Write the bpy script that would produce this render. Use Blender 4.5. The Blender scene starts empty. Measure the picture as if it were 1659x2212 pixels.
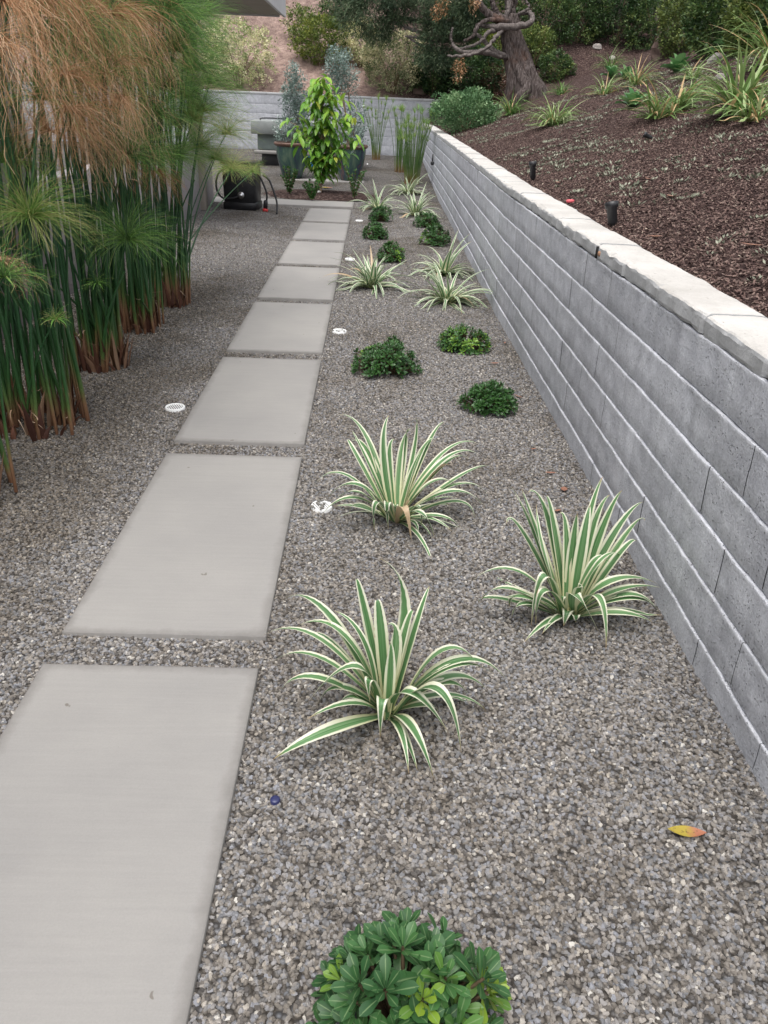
import bpy, math, random
import numpy as np
from mathutils import Vector, Matrix, noise as mnoise
rng = np.random.default_rng(7); random.seed(7)
PI = math.pi
sc = bpy.context.scene
col = sc.collection

# ------------------------------------------------------------------ camera model
F_PX, PITCH, ROLL, YAW, EYE = 1650.0, .4955, .0429, .0317, 1.42
PW, PH = 1659.0, 2212.0
_cy, _sy = math.cos(YAW), math.sin(YAW)
FW = np.array([_sy*math.cos(PITCH), _cy*math.cos(PITCH), -math.sin(PITCH)])
_R0 = np.array([_cy, -_sy, 0.0]); _U0 = np.cross(_R0, FW)
RT = _R0*math.cos(ROLL) + _U0*math.sin(ROLL); UP = np.cross(RT, FW)
CAM = np.array([0, 0, EYE])

def ray(px, py):
    return FW*F_PX + RT*(px-PW/2) - UP*(py-PH/2)
def at(px, py, z=0.0):
    d = ray(px, py); return CAM + d*((z-EYE)/d[2])
def at_y(px, py, y):
    d = ray(px, py); return CAM + d*(y/d[1])
def at_x(px, py, x):
    d = ray(px, py); return CAM + d*(x/d[0])

# ------------------------------------------------------------------ terrain functions
def nz(x, y, z=0.0): return mnoise.noise(Vector((x, y, z)))
def wall_x(y):
    return float(np.interp(y, [-3, 6, 8, 11.3, 20.3, 30], [.985, .985, 1.02, 1.075, 1.17, 1.2]))
def gz(x, y):
    r = min(max((y-13.2)/7.0, 0), 1)
    z = -.020 + .24*r
    z += .008*nz(x*1.7, y*1.7) + .004*nz(x*6, y*6)
    m = max(0.0, min(1.0, (-1.15-x)/.5))
    z += .035*m*(.6+.4*nz(x*2, y*2, 5))
    return z
def hz(x, y):
    dx = x-(wall_x(y)+.17)
    zr = .865 + .30*dx + .012*max(dx, 0)**1.5
    zb = 1.36 + .52*(y-20.5)
    k = .35
    a = max(min(.5+.5*(zr-zb)/k, 1), 0)
    z = zr*a+zb*(1-a)+k*a*(1-a)
    w = min(max(dx, 0)+max(y-20.5, 0)*(x < 1.4), 1.0)
    z += w*(.09*nz(x*.45, y*.45, 3)+.035*nz(x*1.5, y*1.5, 9)) + .012*nz(x*5, y*5, 2)*min(1, w*4)
    return z
def surf(x, y):
    if y < 20.45 and x < wall_x(y)+.17: return gz(x, y)
    return hz(x, y)
def hit(px, py, skip_yard=False):
    d = ray(px, py); d = d/np.linalg.norm(d); t = .5
    while t < 60:
        p = CAM+d*t
        s = surf(p[0], p[1])
        if skip_yard and p[1] < 20.45 and p[0] < wall_x(p[1])+.17: s = -9
        if p[2] <= s:
            return np.array([p[0], p[1], s])
        t += .02+t*.002
    return CAM+d*30

# ------------------------------------------------------------------ mesh builder
class MB:
    def __init__(s): s.v = []; s.q = []; s.t = []; s.uu = []; s.vv = []; s.tn = []; s.n = 0
    def add(s, V, Q=None, T=None, uu=0.0, vv=0.0, tone=0.5):
        V = np.asarray(V, float).reshape(-1, 3); m = len(V)
        s.v.append(V)
        if Q is not None and len(Q): s.q.append(np.asarray(Q, np.int64).reshape(-1, 4)+s.n)
        if T is not None and len(T): s.t.append(np.asarray(T, np.int64).reshape(-1, 3)+s.n)
        for L, a in ((s.uu, uu), (s.vv, vv), (s.tn, tone)):
            L.append(np.full(m, a, float) if np.isscalar(a) else np.asarray(a, float).reshape(-1))
        s.n += m
    def build(s, name, mat, parent=None, smooth=True):
        me = bpy.data.meshes.new(name)
        V = np.concatenate(s.v) if s.v else np.zeros((0, 3))
        q = np.concatenate(s.q) if s.q else np.zeros((0, 4), np.int64)
        t = np.concatenate(s.t) if s.t else np.zeros((0, 3), np.int64)
        me.vertices.add(len(V)); me.vertices.foreach_set('co', V.ravel())
        me.loops.add(q.size+t.size); me.polygons.add(len(q)+len(t))
        me.loops.foreach_set('vertex_index', np.concatenate([q.ravel(), t.ravel()]))
        tot = np.concatenate([np.full(len(q), 4), np.full(len(t), 3)])
        st = np.concatenate([[0], np.cumsum(tot)[:-1]]) if len(tot) else tot
        me.polygons.foreach_set('loop_start', st.astype(np.int32)); me.polygons.foreach_set('loop_total', tot.astype(np.int32))
        me.polygons.foreach_set('use_smooth', np.full(len(tot), smooth))
        me.update(calc_edges=True); me.validate()
        for nm, L in (('uu', s.uu), ('vv', s.vv), ('tone', s.tn)):
            a = me.attributes.new(nm, 'FLOAT', 'POINT')
            arr = np.concatenate(L)
            if len(arr) == len(me.vertices): a.data.foreach_set('value', arr)
        me.materials.append(mat)
        o = bpy.data.objects.new(name, me); col.objects.link(o)
        if parent is not None: o.parent = parent
        return o
    # shapes
    def box(s, c, size, rz=0.0, bev=0.0, tone=.5, top_scale=1.0):
        cx, cy, cz = c; a, b, h = [q/2 for q in size]
        co, si = math.cos(rz), math.sin(rz)
        P = []; 
        def ring(k, z, sc_=1.0):
            for x, y in ((-a+k, -b), (a-k, -b), (a, -b+k), (a, b-k), (a-k, b), (-a+k, b), (-a, b-k), (-a, -b+k)):
                x *= sc_; y *= sc_
                P.append((cx+x*co-y*si, cy+x*si+y*co, cz+z))
        e = max(bev, 1e-4)
        def ringi(ins, z, sc_):
            aa, bb = a-ins, b-ins; k = max(e-ins, e*.3)
            for x, y in ((-aa+k, -bb), (aa-k, -bb), (aa, -bb+k), (aa, bb-k), (aa-k, bb), (-aa+k, bb), (-aa, bb-k), (-aa, -bb+k)):
                P.append((cx+(x*co-y*si)*sc_, cy+(x*si+y*co)*sc_, cz+z))
        ringi(e, -h, 1); ringi(0, -h+e, 1); ringi(0, h-e, top_scale); ringi(e*.35, h-e*.3, top_scale); ringi(e, h, top_scale)
        Q = []
        for r in range(4):
            for i in range(8):
                j = (i+1) % 8; Q.append((r*8+i, r*8+j, (r+1)*8+j, (r+1)*8+i))
        b0 = 32
        Q += [(b0, b0+1, b0+2, b0+3), (b0, b0+3, b0+4, b0+7), (b0+4, b0+5, b0+6, b0+7),
              (3, 2, 1, 0), (7, 4, 3, 0), (7, 6, 5, 4)]
        s.add(P, Q, tone=tone)
    def tube(s, pts, rad, sides=6, tone=.5, cap=True, flute=0.0, seed=0, vscale=1.0):
        pts = np.asarray(pts, float); n = len(pts)
        rad = np.full(n, rad, float) if np.isscalar(rad) else np.asarray(rad, float)
        T = np.gradient(pts, axis=0); T /= np.linalg.norm(T, axis=1)[:, None]+1e-9
        ref = np.array([0, 0, 1.]) if abs(T[0][2]) < .9 else np.array([1., 0, 0])
        V = []; uu = []; vv = []
        N = np.cross(T[0], ref); N /= np.linalg.norm(N)
        ang = np.arange(sides)/sides*2*PI
        L = 0
        for i in range(n):
            N = N-T[i]*(N@T[i]); N /= np.linalg.norm(N)+1e-9; B = np.cross(T[i], N)
            if i: L += np.linalg.norm(pts[i]-pts[i-1])
            r = rad[i]
            if flute:
                rr = np.array([r*(1+flute*nz(math.cos(a)*2.2+seed, math.sin(a)*2.2, L*.7)+flute*.6*nz(math.cos(a)*6+seed, math.sin(a)*6, L*1.5)) for a in ang])
            else: rr = r
            V.append(pts[i]+(np.cos(ang)*rr)[:, None]*N+(np.sin(ang)*rr)[:, None]*B)
            uu.append(ang/(2*PI)); vv.append(np.full(sides, L*vscale))
        V = np.concatenate(V); Q = []
        for i in range(n-1):
            for k in range(sides):
                j = (k+1) % sides; Q.append((i*sides+k, i*sides+j, (i+1)*sides+j, (i+1)*sides+k))
        Tt = []
        m = len(V)
        if cap:
            V = np.vstack([V, pts[0], pts[-1]])
            for k in range(sides):
                j = (k+1) % sides
                Tt.append((m, j, k)); Tt.append((m+1, (n-1)*sides+k, (n-1)*sides+j))
            uu.append([0, 0]); vv.append([0, L*vscale])
        if not np.isscalar(tone):
            tone = np.repeat(np.asarray(tone), sides)
            if cap: tone = np.concatenate([tone, [tone[0], tone[-1]]])
        s.add(V, Q, Tt, uu=np.concatenate(uu), vv=np.concatenate(vv), tone=tone)
    def lathe(s, prof, c, sides=32, tone=.5, cap=False):
        V = []; Q = []
        for r, z in prof:
            for k in range(sides):
                a = 2*PI*k/sides; V.append((c[0]+r*math.cos(a), c[1]+r*math.sin(a), c[2]+z))
        for i in range(len(prof)-1):
            for k in range(sides):
                j = (k+1) % sides; Q.append((i*sides+k, i*sides+j, (i+1)*sides+j, (i+1)*sides+k))
        s.add(V, Q, uu=0, vv=np.repeat([z for r, z in prof], sides), tone=tone)
    def blade(s, P, w, up=None, fold=.18, tone=.5, twist=0.0, tip=.0, prof=None):
        """ribbon along points P (n,3) with width profile, 3 verts across"""
        P = np.asarray(P, float); n = len(P)
        T = np.gradient(P, axis=0); T /= np.linalg.norm(T, axis=1)[:, None]+1e-9
        u = np.array([0, 0, 1.]) if up is None else np.asarray(up, float)
        t = np.linspace(0, 1, n)
        if prof is None: W = w*np.clip(np.minimum(.55+t*2.0, 1.0), 0, 1)*np.clip((1-t)*1.75, tip, 1)**.85
        else: W = w*prof(t)
        S = np.cross(T, u); nn = np.linalg.norm(S, axis=1)
        d0 = P[-1]-P[0]; s0 = np.cross(d0, [0, 0, 1.]); s0 = s0/(np.linalg.norm(s0)+1e-9)
        S = np.where(nn[:, None] < .25, s0[None, :], S/(nn[:, None]+1e-9))
        # smooth side
        if n > 4:
            for _ in range(2): S[1:-1] = (S[:-2]+S[1:-1]+S[2:])/3
        S /= np.linalg.norm(S, axis=1)[:, None]+1e-9
        Nn = np.cross(S, T)
        if twist:
            a = twist*t; S, Nn = S*np.cos(a)[:, None]+Nn*np.sin(a)[:, None], Nn*np.cos(a)[:, None]-S*np.sin(a)[:, None]
        h = W[:, None]/2
        A = P-S*h+Nn*h*2*fold; B = P.copy(); C = P+S*h+Nn*h*2*fold
        V = np.stack([A, B, C], 1).reshape(-1, 3)
        i = np.arange(n-1)*3
        Q = np.concatenate([np.stack([i, i+1, i+4, i+3], 1), np.stack([i+1, i+2, i+5, i+4], 1)])
        s.add(V, Q, uu=np.tile([-1, 0, 1], n), vv=np.repeat(t, 3), tone=tone)
    def kites(s, P, D, N, L, W, tone, droop=.15):
        """many small leaves: base P, direction D, normal N, length L, width W (arrays); 6-vert folded leaf"""
        D = D/(np.linalg.norm(D, axis=1)[:, None]+1e-9)
        S = np.cross(D, N); S /= np.linalg.norm(S, axis=1)[:, None]+1e-9
        Nn = np.cross(S, D); L = np.broadcast_to(L, len(P))[:, None]; W = np.broadcast_to(W, len(P))[:, None]
        b = P; m1 = P+D*L*.35; m2 = P+D*L*.75-Nn*L*droop*.4; tp = P+D*L-Nn*L*droop
        l1 = m1-S*W*.42+Nn*W*.1; r1 = m1+S*W*.42+Nn*W*.1
        l2 = m2-S*W*.45+Nn*W*.1; r2 = m2+S*W*.45+Nn*W*.1
        V = np.stack([b, l1, m1, r1, l2, m2, r2, tp], 1).reshape(-1, 3)
        k = np.arange(len(P))*8
        Q = np.concatenate([np.stack([k+1, k+2, k+5, k+4], 1), np.stack([k+2, k+3, k+6, k+5], 1)])
        Tt = np.concatenate([np.stack([k, k+2, k+1], 1), np.stack([k, k+3, k+2], 1), np.stack([k+4, k+5, k+7], 1), np.stack([k+5, k+6, k+7], 1)])
        s.add(V, Q, Tt, uu=np.tile([0, -1, 0, 1, -1, 0, 1, 0], len(P)), vv=np.tile([0, .35, .35, .35, .75, .75, .75, 1], len(P)), tone=np.repeat(np.broadcast_to(tone, len(P)), 8))
    def quads(s, P, D, N, L, W, tone):
        """simple 4-vert diamond leaves for far foliage"""
        D = D/(np.linalg.norm(D, axis=1)[:, None]+1e-9)
        S = np.cross(D, N); S /= np.linalg.norm(S, axis=1)[:, None]+1e-9
        L = np.broadcast_to(L, len(P))[:, None]; W = np.broadcast_to(W, len(P))[:, None]
        V = np.stack([P, P+D*L*.5-S*W*.5, P+D*L, P+D*L*.5+S*W*.5], 1).reshape(-1, 3)
        k = np.arange(len(P))[:, None]*4+np.arange(4)[None, :]
        s.add(V, k, uu=np.tile([0, -1, 0, 1], len(P)), vv=np.tile([0, .5, 1, .5], len(P)), tone=np.repeat(np.broadcast_to(tone, len(P)), 4))

def tag(o, label=None, cat=None, group=None, kind=None):
    if label: o['label'] = label
    if cat: o['category'] = cat
    if group: o['group'] = group
    if kind: o['kind'] = kind
    return o
def empty(name, loc, label, cat, group=None):
    o = bpy.data.objects.new(name, None); o.empty_display_size = .1
    col.objects.link(o); o.location = loc
    return tag(o, label, cat, group)
def adopt(o, root):
    """o was built in world coordinates: keep it there under its root"""
    o.parent = root; o.matrix_parent_inverse = Matrix.Translation(-Vector(root.location)); return o
def runit(n):
    v = rng.normal(size=(n, 3)); return v/np.linalg.norm(v, axis=1)[:, None]

# ------------------------------------------------------------------ materials
def newmat(name):
    m = bpy.data.materials.new(name); m.use_nodes = True; nt = m.node_tree; nt.nodes.clear()
    out = nt.nodes.new('ShaderNodeOutputMaterial'); b = nt.nodes.new('ShaderNodeBsdfPrincipled')
    nt.links.new(b.outputs[0], out.inputs[0]); return m, nt, b, out
def N(nt, t, **k):
    n = nt.nodes.new(t)
    for a, v in k.items():
        if a in n.bl_rna.properties and a not in ('inputs',): setattr(n, a, v)
    return n
def noise(nt, scale, detail=4, rough=.6, vec=None, dist=0):
    n = nt.nodes.new('ShaderNodeTexNoise'); n.inputs['Scale'].default_value = scale; n.inputs['Detail'].default_value = detail
    n.inputs['Roughness'].default_value = rough; n.inputs['Distortion'].default_value = dist
    if vec: nt.links.new(vec, n.inputs['Vector'])
    return n.outputs['Fac']
def ramp(nt, fac, stops, interp='LINEAR'):
    r = nt.nodes.new('ShaderNodeValToRGB'); r.color_ramp.interpolation = interp
    e = r.color_ramp.elements
    while len(e) < len(stops): e.new(.5)
    for i, (p, c) in enumerate(stops):
        e[i].position = p; e[i].color = (c, c, c, 1) if np.isscalar(c) else (*c, 1)
    nt.links.new(fac, r.inputs[0]); return r.outputs[0]
def mix(nt, fac, a, b, mode='MIX'):
    m = nt.nodes.new('ShaderNodeMix'); m.data_type = 'RGBA'; m.blend_type = mode
    for s, v in ((0, fac), (6, a), (7, b)):
        if hasattr(v, 'links') or isinstance(v, bpy.types.NodeSocket): nt.links.new(v, m.inputs[s])
        elif np.isscalar(v): m.inputs[s].default_value = v if s == 0 else (v, v, v, 1)
        else: m.inputs[s].default_value = (*v, 1)
    return m.outputs[2]
def math_(nt, op, a, b=None, c=None):
    m = nt.nodes.new('ShaderNodeMath'); m.operation = op
    for i, v in enumerate((a, b, c)):
        if v is None: continue
        if isinstance(v, bpy.types.NodeSocket): nt.links.new(v, m.inputs[i])
        else: m.inputs[i].default_value = v
    return m.outputs[0]
def attr(nt, name):
    a = nt.nodes.new('ShaderNodeAttribute'); a.attribute_name = name; return a.outputs['Fac']
def objco(nt): return nt.nodes.new('ShaderNodeTexCoord').outputs['Object']
def geopos(nt): return nt.nodes.new('ShaderNodeNewGeometry').outputs['Position']
def mapping(nt, vec, scale):
    m = nt.nodes.new('ShaderNodeMapping'); m.inputs['Scale'].default_value = scale; nt.links.new(vec, m.inputs[0]); return m.outputs[0]
def bump(nt, b, h, dist, strength=1.0):
    n = nt.nodes.new('ShaderNodeBump'); n.inputs['Distance'].default_value = dist; n.inputs['Strength'].default_value = strength
    nt.links.new(h, n.inputs['Height']); nt.links.new(n.outputs[0], b.inputs['Normal']); return n
def setc(nt, b, c, rough=.7, spec=.5):
    if isinstance(c, bpy.types.NodeSocket): nt.links.new(c, b.inputs['Base Color'])
    else: b.inputs['Base Color'].default_value = (*c, 1)
    b.inputs['Roughness'].default_value = rough; b.inputs['Specular IOR Level'].default_value = spec
def plain(name, c, rough=.6, spec=.4, var=.15, scale=8, metal=0, bmp=0):
    m, nt, b, o = newmat(name); g = geopos(nt)
    f = noise(nt, scale, 5, .65, g)
    c1 = tuple(max(0, x*(1-var)) for x in c); c2 = tuple(min(1, x*(1+var)) for x in c)
    setc(nt, b, ramp(nt, f, [(.3, c1), (.7, c2)]), rough, spec); b.inputs['Metallic'].default_value = metal
    if bmp: bump(nt, b, noise(nt, scale*8, 4, .7, g), bmp)
    return m
def leafmat(name, stops, rough=.45, spec=.4, trans=.25, vein=None, fine=True):
    """colour by per-leaf tone attribute, some light passing through"""
    m, nt, b, out = newmat(name)
    t = attr(nt, 'tone'); c = ramp(nt, t, stops)
    if fine:
        f = noise(nt, 30, 2, .5, geopos(nt)); c = mix(nt, .25, c, mix(nt, f, (.35,)*3, (1.3,)*3), 'MULTIPLY')
    if vein is not None:
        u = math_(nt, 'ABSOLUTE', attr(nt, 'uu')); k = ramp(nt, u, [(.0, 1.0), (.16, 0.0)])
        c = mix(nt, math_(nt, 'MULTIPLY', k, .7), c, vein)
    setc(nt, b, c, rough, spec)
    if trans:
        tr = nt.nodes.new('ShaderNodeBsdfTranslucent'); nt.links.new(c, tr.inputs[0])
        mx = nt.nodes.new('ShaderNodeMixShader'); mx.inputs[0].default_value = trans
        nt.links.new(b.outputs[0], mx.inputs[1]); nt.links.new(tr.outputs[0], mx.inputs[2]); nt.links.new(mx.outputs[0], out.inputs[0])
    return m

M = {}
def mk_concrete(name, c, edge=True):
    m, nt, b, o = newmat(name); g = geopos(nt)
    brush = noise(nt, 3.0, 6, .7, mapping(nt, g, (1.2, 26, 1)))
    cloud = noise(nt, 1.3, 5, .6, g); fine = noise(nt, 260, 3, .7, g)
    A = (c[0]*.89, c[1]*.89, c[2]*.90); B = (c[0]*1.08, c[1]*1.075, c[2]*1.065)
    cc = ramp(nt, cloud, [(.32, A), (.68, B)])
    cc = mix(nt, .35, cc, mix(nt, brush, (.70, .70, .71), (1.25, 1.24, 1.22)), 'MULTIPLY')
    cc = mix(nt, .5, cc, mix(nt, fine, (.8,)*3, (1.2,)*3), 'MULTIPLY')
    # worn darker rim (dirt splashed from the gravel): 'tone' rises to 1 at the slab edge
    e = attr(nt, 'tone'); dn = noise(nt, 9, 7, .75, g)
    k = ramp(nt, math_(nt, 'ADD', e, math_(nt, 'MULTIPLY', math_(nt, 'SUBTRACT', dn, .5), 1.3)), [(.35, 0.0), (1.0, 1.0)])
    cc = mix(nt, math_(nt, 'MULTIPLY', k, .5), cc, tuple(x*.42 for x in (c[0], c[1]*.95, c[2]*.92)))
    sp = ramp(nt, noise(nt, 22, 2, .5, g), [(.235, 1.0), (.25, 0.0)])
    cc = mix(nt, math_(nt, 'MULTIPLY', sp, .7), cc, (.12, .10, .08))
    setc(nt, b, cc, .78, .3)
    bump(nt, b, math_(nt, 'ADD', math_(nt, 'MULTIPLY', fine, .3), brush), .0012, .6); return m
M['slab'] = mk_concrete('slab_concrete', (.292, .282, .268))

def mk_block(name, c, white=.6):
    m, nt, b, o = newmat(name); g = geopos(nt)
    big = noise(nt, 1.6, 5, .65, g); fine = noise(nt, 120, 4, .75, g); mid = noise(nt, 14, 5, .7, g)
    cc = ramp(nt, big, [(.3, tuple(x*.88 for x in c)), (.7, tuple(x*1.1 for x in c))])
    cc = mix(nt, .45, cc, mix(nt, attr(nt, 'tone'), (.82,)*3, (1.16,)*3), 'MULTIPLY')
    cc = mix(nt, .7, cc, mix(nt, ramp(nt, mid, [(.3, 0.0), (.7, 1.0)]), (.72, .72, .74), (1.26, 1.26, 1.25)), 'MULTIPLY')
    cc = mix(nt, .8, cc, mix(nt, ramp(nt, fine, [(.3, 0.0), (.7, 1.0)]), (.72,)*3, (1.25,)*3), 'MULTIPLY')
    v = nt.nodes.new('ShaderNodeTexVoronoi'); v.inputs['Scale'].default_value = 95; nt.links.new(g, v.inputs['Vector'])
    gate = ramp(nt, noise(nt, 30, 3, .6, g), [(.44, 0.0), (.56, 1.0)])
    pit = math_(nt, 'MULTIPLY', ramp(nt, v.outputs['Distance'], [(.1, 1.0), (.30, 0.0)]), gate)
    cc = mix(nt, math_(nt, 'MULTIPLY', pit, .6), cc, tuple(x*.4 for x in c))
    eff = math_(nt, 'MULTIPLY', ramp(nt, noise(nt, 2.6, 7, .75, g, .6), [(.55, 0.0), (.68, 1.0)]), ramp(nt, fine, [(.35, 0.2), (.6, 1.0)]))
    cc = mix(nt, math_(nt, 'MULTIPLY', eff, white), cc, (.68, .68, .70))
    edge = ramp(nt, attr(nt, 'vv'), [(.86, 0.0), (.97, 1.0)])      # mortar fins, plus skylight caught on each course's top ledge, painted pale
    en = ramp(nt, noise(nt, 35, 4, .7, g), [(.38, 0.0), (.62, 1.0)])
    cc = mix(nt, math_(nt, 'MULTIPLY', math_(nt, 'MULTIPLY', edge, en), .3), cc, (.62, .62, .63))
    setc(nt, b, cc, .9, .2)
    h = math_(nt, 'SUBTRACT', math_(nt, 'ADD', math_(nt, 'MULTIPLY', fine, .4), math_(nt, 'MULTIPLY', mid, .8)), math_(nt, 'MULTIPLY', pit, .8))
    bump(nt, b, h, .006, 1.0); return m
M['block'] = mk_block('wall_block', (.54, .552, .59), .45)
M['block_pale'] = mk_block('pale_block', (.46, .47, .50), .3)
def mk_cap():
    m, nt, b, o = newmat('cap_mortar'); g = geopos(nt)
    f = noise(nt, 90, 5, .75, g); big = noise(nt, 3, 6, .7, g)
    cc = ramp(nt, big, [(.3, (.44, .42, .39)), (.7, (.58, .56, .53))])
    cc = mix(nt, .5, cc, mix(nt, f, (.65,)*3, (1.3,)*3), 'MULTIPLY')
    sp = ramp(nt, noise(nt, 55, 2, .5, g), [(.26, 1.0), (.3, 0.0)])
    cc = mix(nt, math_(nt, 'MULTIPLY', sp, .6), cc, (.2, .17, .14))
    # side faces of the cap are plain grey block
    nrm = nt.nodes.new('ShaderNodeNewGeometry').outputs['Normal']; sx = nt.nodes.new('ShaderNodeSeparateXYZ'); nt.links.new(nrm, sx.inputs[0])
    side = ramp(nt, sx.outputs[2], [(.45, 1.0), (.8, 0.0)])
    gr = mix(nt, f, (.33, .335, .34), (.56, .565, .57))
    cc = mix(nt, side, cc, gr)
    setc(nt, b, cc, .92, .2); bump(nt, b, math_(nt, 'ADD', f, big), .004, .8); return m
M['cap'] = mk_cap()
M['grout'] = plain('dark_grout', (.12, .12, .125), .95, .1)

def mk_gravel_base():
    m, nt, b, o = newmat('gravel_bed'); g = geopos(nt)
    v = nt.nodes.new('ShaderNodeTexVoronoi'); v.inputs['Scale'].default_value = 85; nt.links.new(g, v.inputs['Vector'])
    sx = nt.nodes.new('ShaderNodeSeparateColor'); nt.links.new(v.outputs['Color'], sx.inputs[0])
    cc = ramp(nt, sx.outputs[0], GR_STOPS, 'LINEAR')
    cr = ramp(nt, v.outputs['Distance'], [(.3, 0.0), (.62, 1.0)])
    cc = mix(nt, math_(nt, 'MULTIPLY', cr, .8), cc, (.035, .03, .025))  # cell gaps painted dark, standing in for the shade between stones
    sp = nt.nodes.new('ShaderNodeSeparateXYZ'); nt.links.new(g, sp.inputs[0])
    cc = mix(nt, .0, cc, cc)
    cc = dirt_tint(nt, cc, g)
    setc(nt, b, cc, .9, .2)
    bump(nt, b, math_(nt, 'SUBTRACT', 1.0, v.outputs['Distance']), .012, 1.0); return m
GR_STOPS = [(.0, (.085, .078, .074)), (.16, (.14, .124, .108)), (.34, (.215, .194, .170)), (.50, (.160, .166, .180)), (.66, (.275, .246, .212)), (.82, (.235, .240, .262)), (.96, (.34, .305, .262)), (1.0, (.52, .50, .46))]
def dirt_tint(nt, cc, g):
    n1 = noise(nt, .9, 4, .6, g, .4); n2 = noise(nt, 3.5, 3, .6, g)
    sx_ = nt.nodes.new('ShaderNodeSeparateXYZ'); nt.links.new(g, sx_.inputs[0])
    damp = math_(nt, 'MULTIPLY', ramp(nt, math_(nt, 'MULTIPLY', sx_.outputs[0], -.5), [(.47, 0.0), (.66, 1.0)]), ramp(nt, math_(nt, 'DIVIDE', sx_.outputs[1], 10.0), [(.5, .22), (.75, 0.0)]))
    k = ramp(nt, math_(nt, 'ADD', damp, math_(nt, 'ADD', n1, math_(nt, 'MULTIPLY', n2, .35))), [(.66, 0.0), (.84, 1.0)])
    return mix(nt, math_(nt, 'MULTIPLY', k, .75), cc, mix(nt, .75, cc, (.50, .43, .33), 'MULTIPLY'))
M['gravel_bed'] = mk_gravel_base()
def mk_stone():
    m, nt, b, o = newmat('gravel_stone'); g = geopos(nt)
    oi = nt.nodes.new('ShaderNodeObjectInfo')
    cc = ramp(nt, oi.outputs['Random'], GR_STOPS)
    f = noise(nt, 300, 3, .6, g); cc = mix(nt, .4, cc, mix(nt, f, (.6,)*3, (1.4,)*3), 'MULTIPLY')
    cc = dirt_tint(nt, cc, g)
    setc(nt, b, cc, .75, .35); return m
M['stone'] = mk_stone()
def mk_soil():
    m, nt, b, o = newmat('bark_soil'); g = geopos(nt)
    f = noise(nt, 38, 7, .8, g); v = nt.nodes.new('ShaderNodeTexVoronoi'); v.inputs['Scale'].default_value = 45; nt.links.new(g, v.inputs['Vector'])
    sx = nt.nodes.new('ShaderNodeSeparateColor'); nt.links.new(v.outputs['Color'], sx.inputs[0])
    cc = ramp(nt, sx.outputs[0], [(0, (.022, .013, .012)), (.5, (.07, .044, .040)), (.85, (.115, .077, .068)), (1, (.24, .18, .155))])
    cc = mix(nt, .6, cc, mix(nt, f, (.35,)*3, (1.65,)*3), 'MULTIPLY')
    big = noise(nt, .5, 4, .6, g)
    sp = nt.nodes.new('ShaderNodeSeparateXYZ'); nt.links.new(g, sp.inputs[0])
    # the bank behind the far wall is drier, paler dirt
    far = ramp(nt, math_(nt, 'DIVIDE', sp.outputs[1], 40.0), [(.50, 0.0), (.53, 1.0)])
    lft = ramp(nt, math_(nt, 'ADD', math_(nt, 'DIVIDE', sp.outputs[0], 10.0), .5), [(.50, 1.0), (.60, 0.0)])
    f2 = noise(nt, 7, 6, .8, g); dry = mix(nt, ramp(nt, f2, [(.35, 0.0), (.65, 1.0)]), (.20, .13, .115), (.60, .44, .37))
    cc = mix(nt, math_(nt, 'MULTIPLY', math_(nt, 'MULTIPLY', far, lft), ramp(nt, big, [(.3, .35), (.6, 1.0)])), cc, dry)
    setc(nt, b, cc, .95, .1); bump(nt, b, math_(nt, 'ADD', f, math_(nt, 'MULTIPLY', v.outputs['Distance'], .8)), .03, 1.0); return m
M['soil'] = mk_soil()
def mk_chip():
    m, nt, b, o = newmat('bark_chip'); oi = nt.nodes.new('ShaderNodeObjectInfo')
    cc = ramp(nt, oi.outputs['Random'], [(0, (.03, .016, .015)), (.4, (.095, .060, .053)), (.75, (.165, .108, .092)), (.95, (.22, .16, .135)), (.99, (.28, .21, .17)), (1, (.42, .35, .28))])
    setc(nt, b, cc, .85, .2); return m
M['chip'] = mk_chip()

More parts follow.
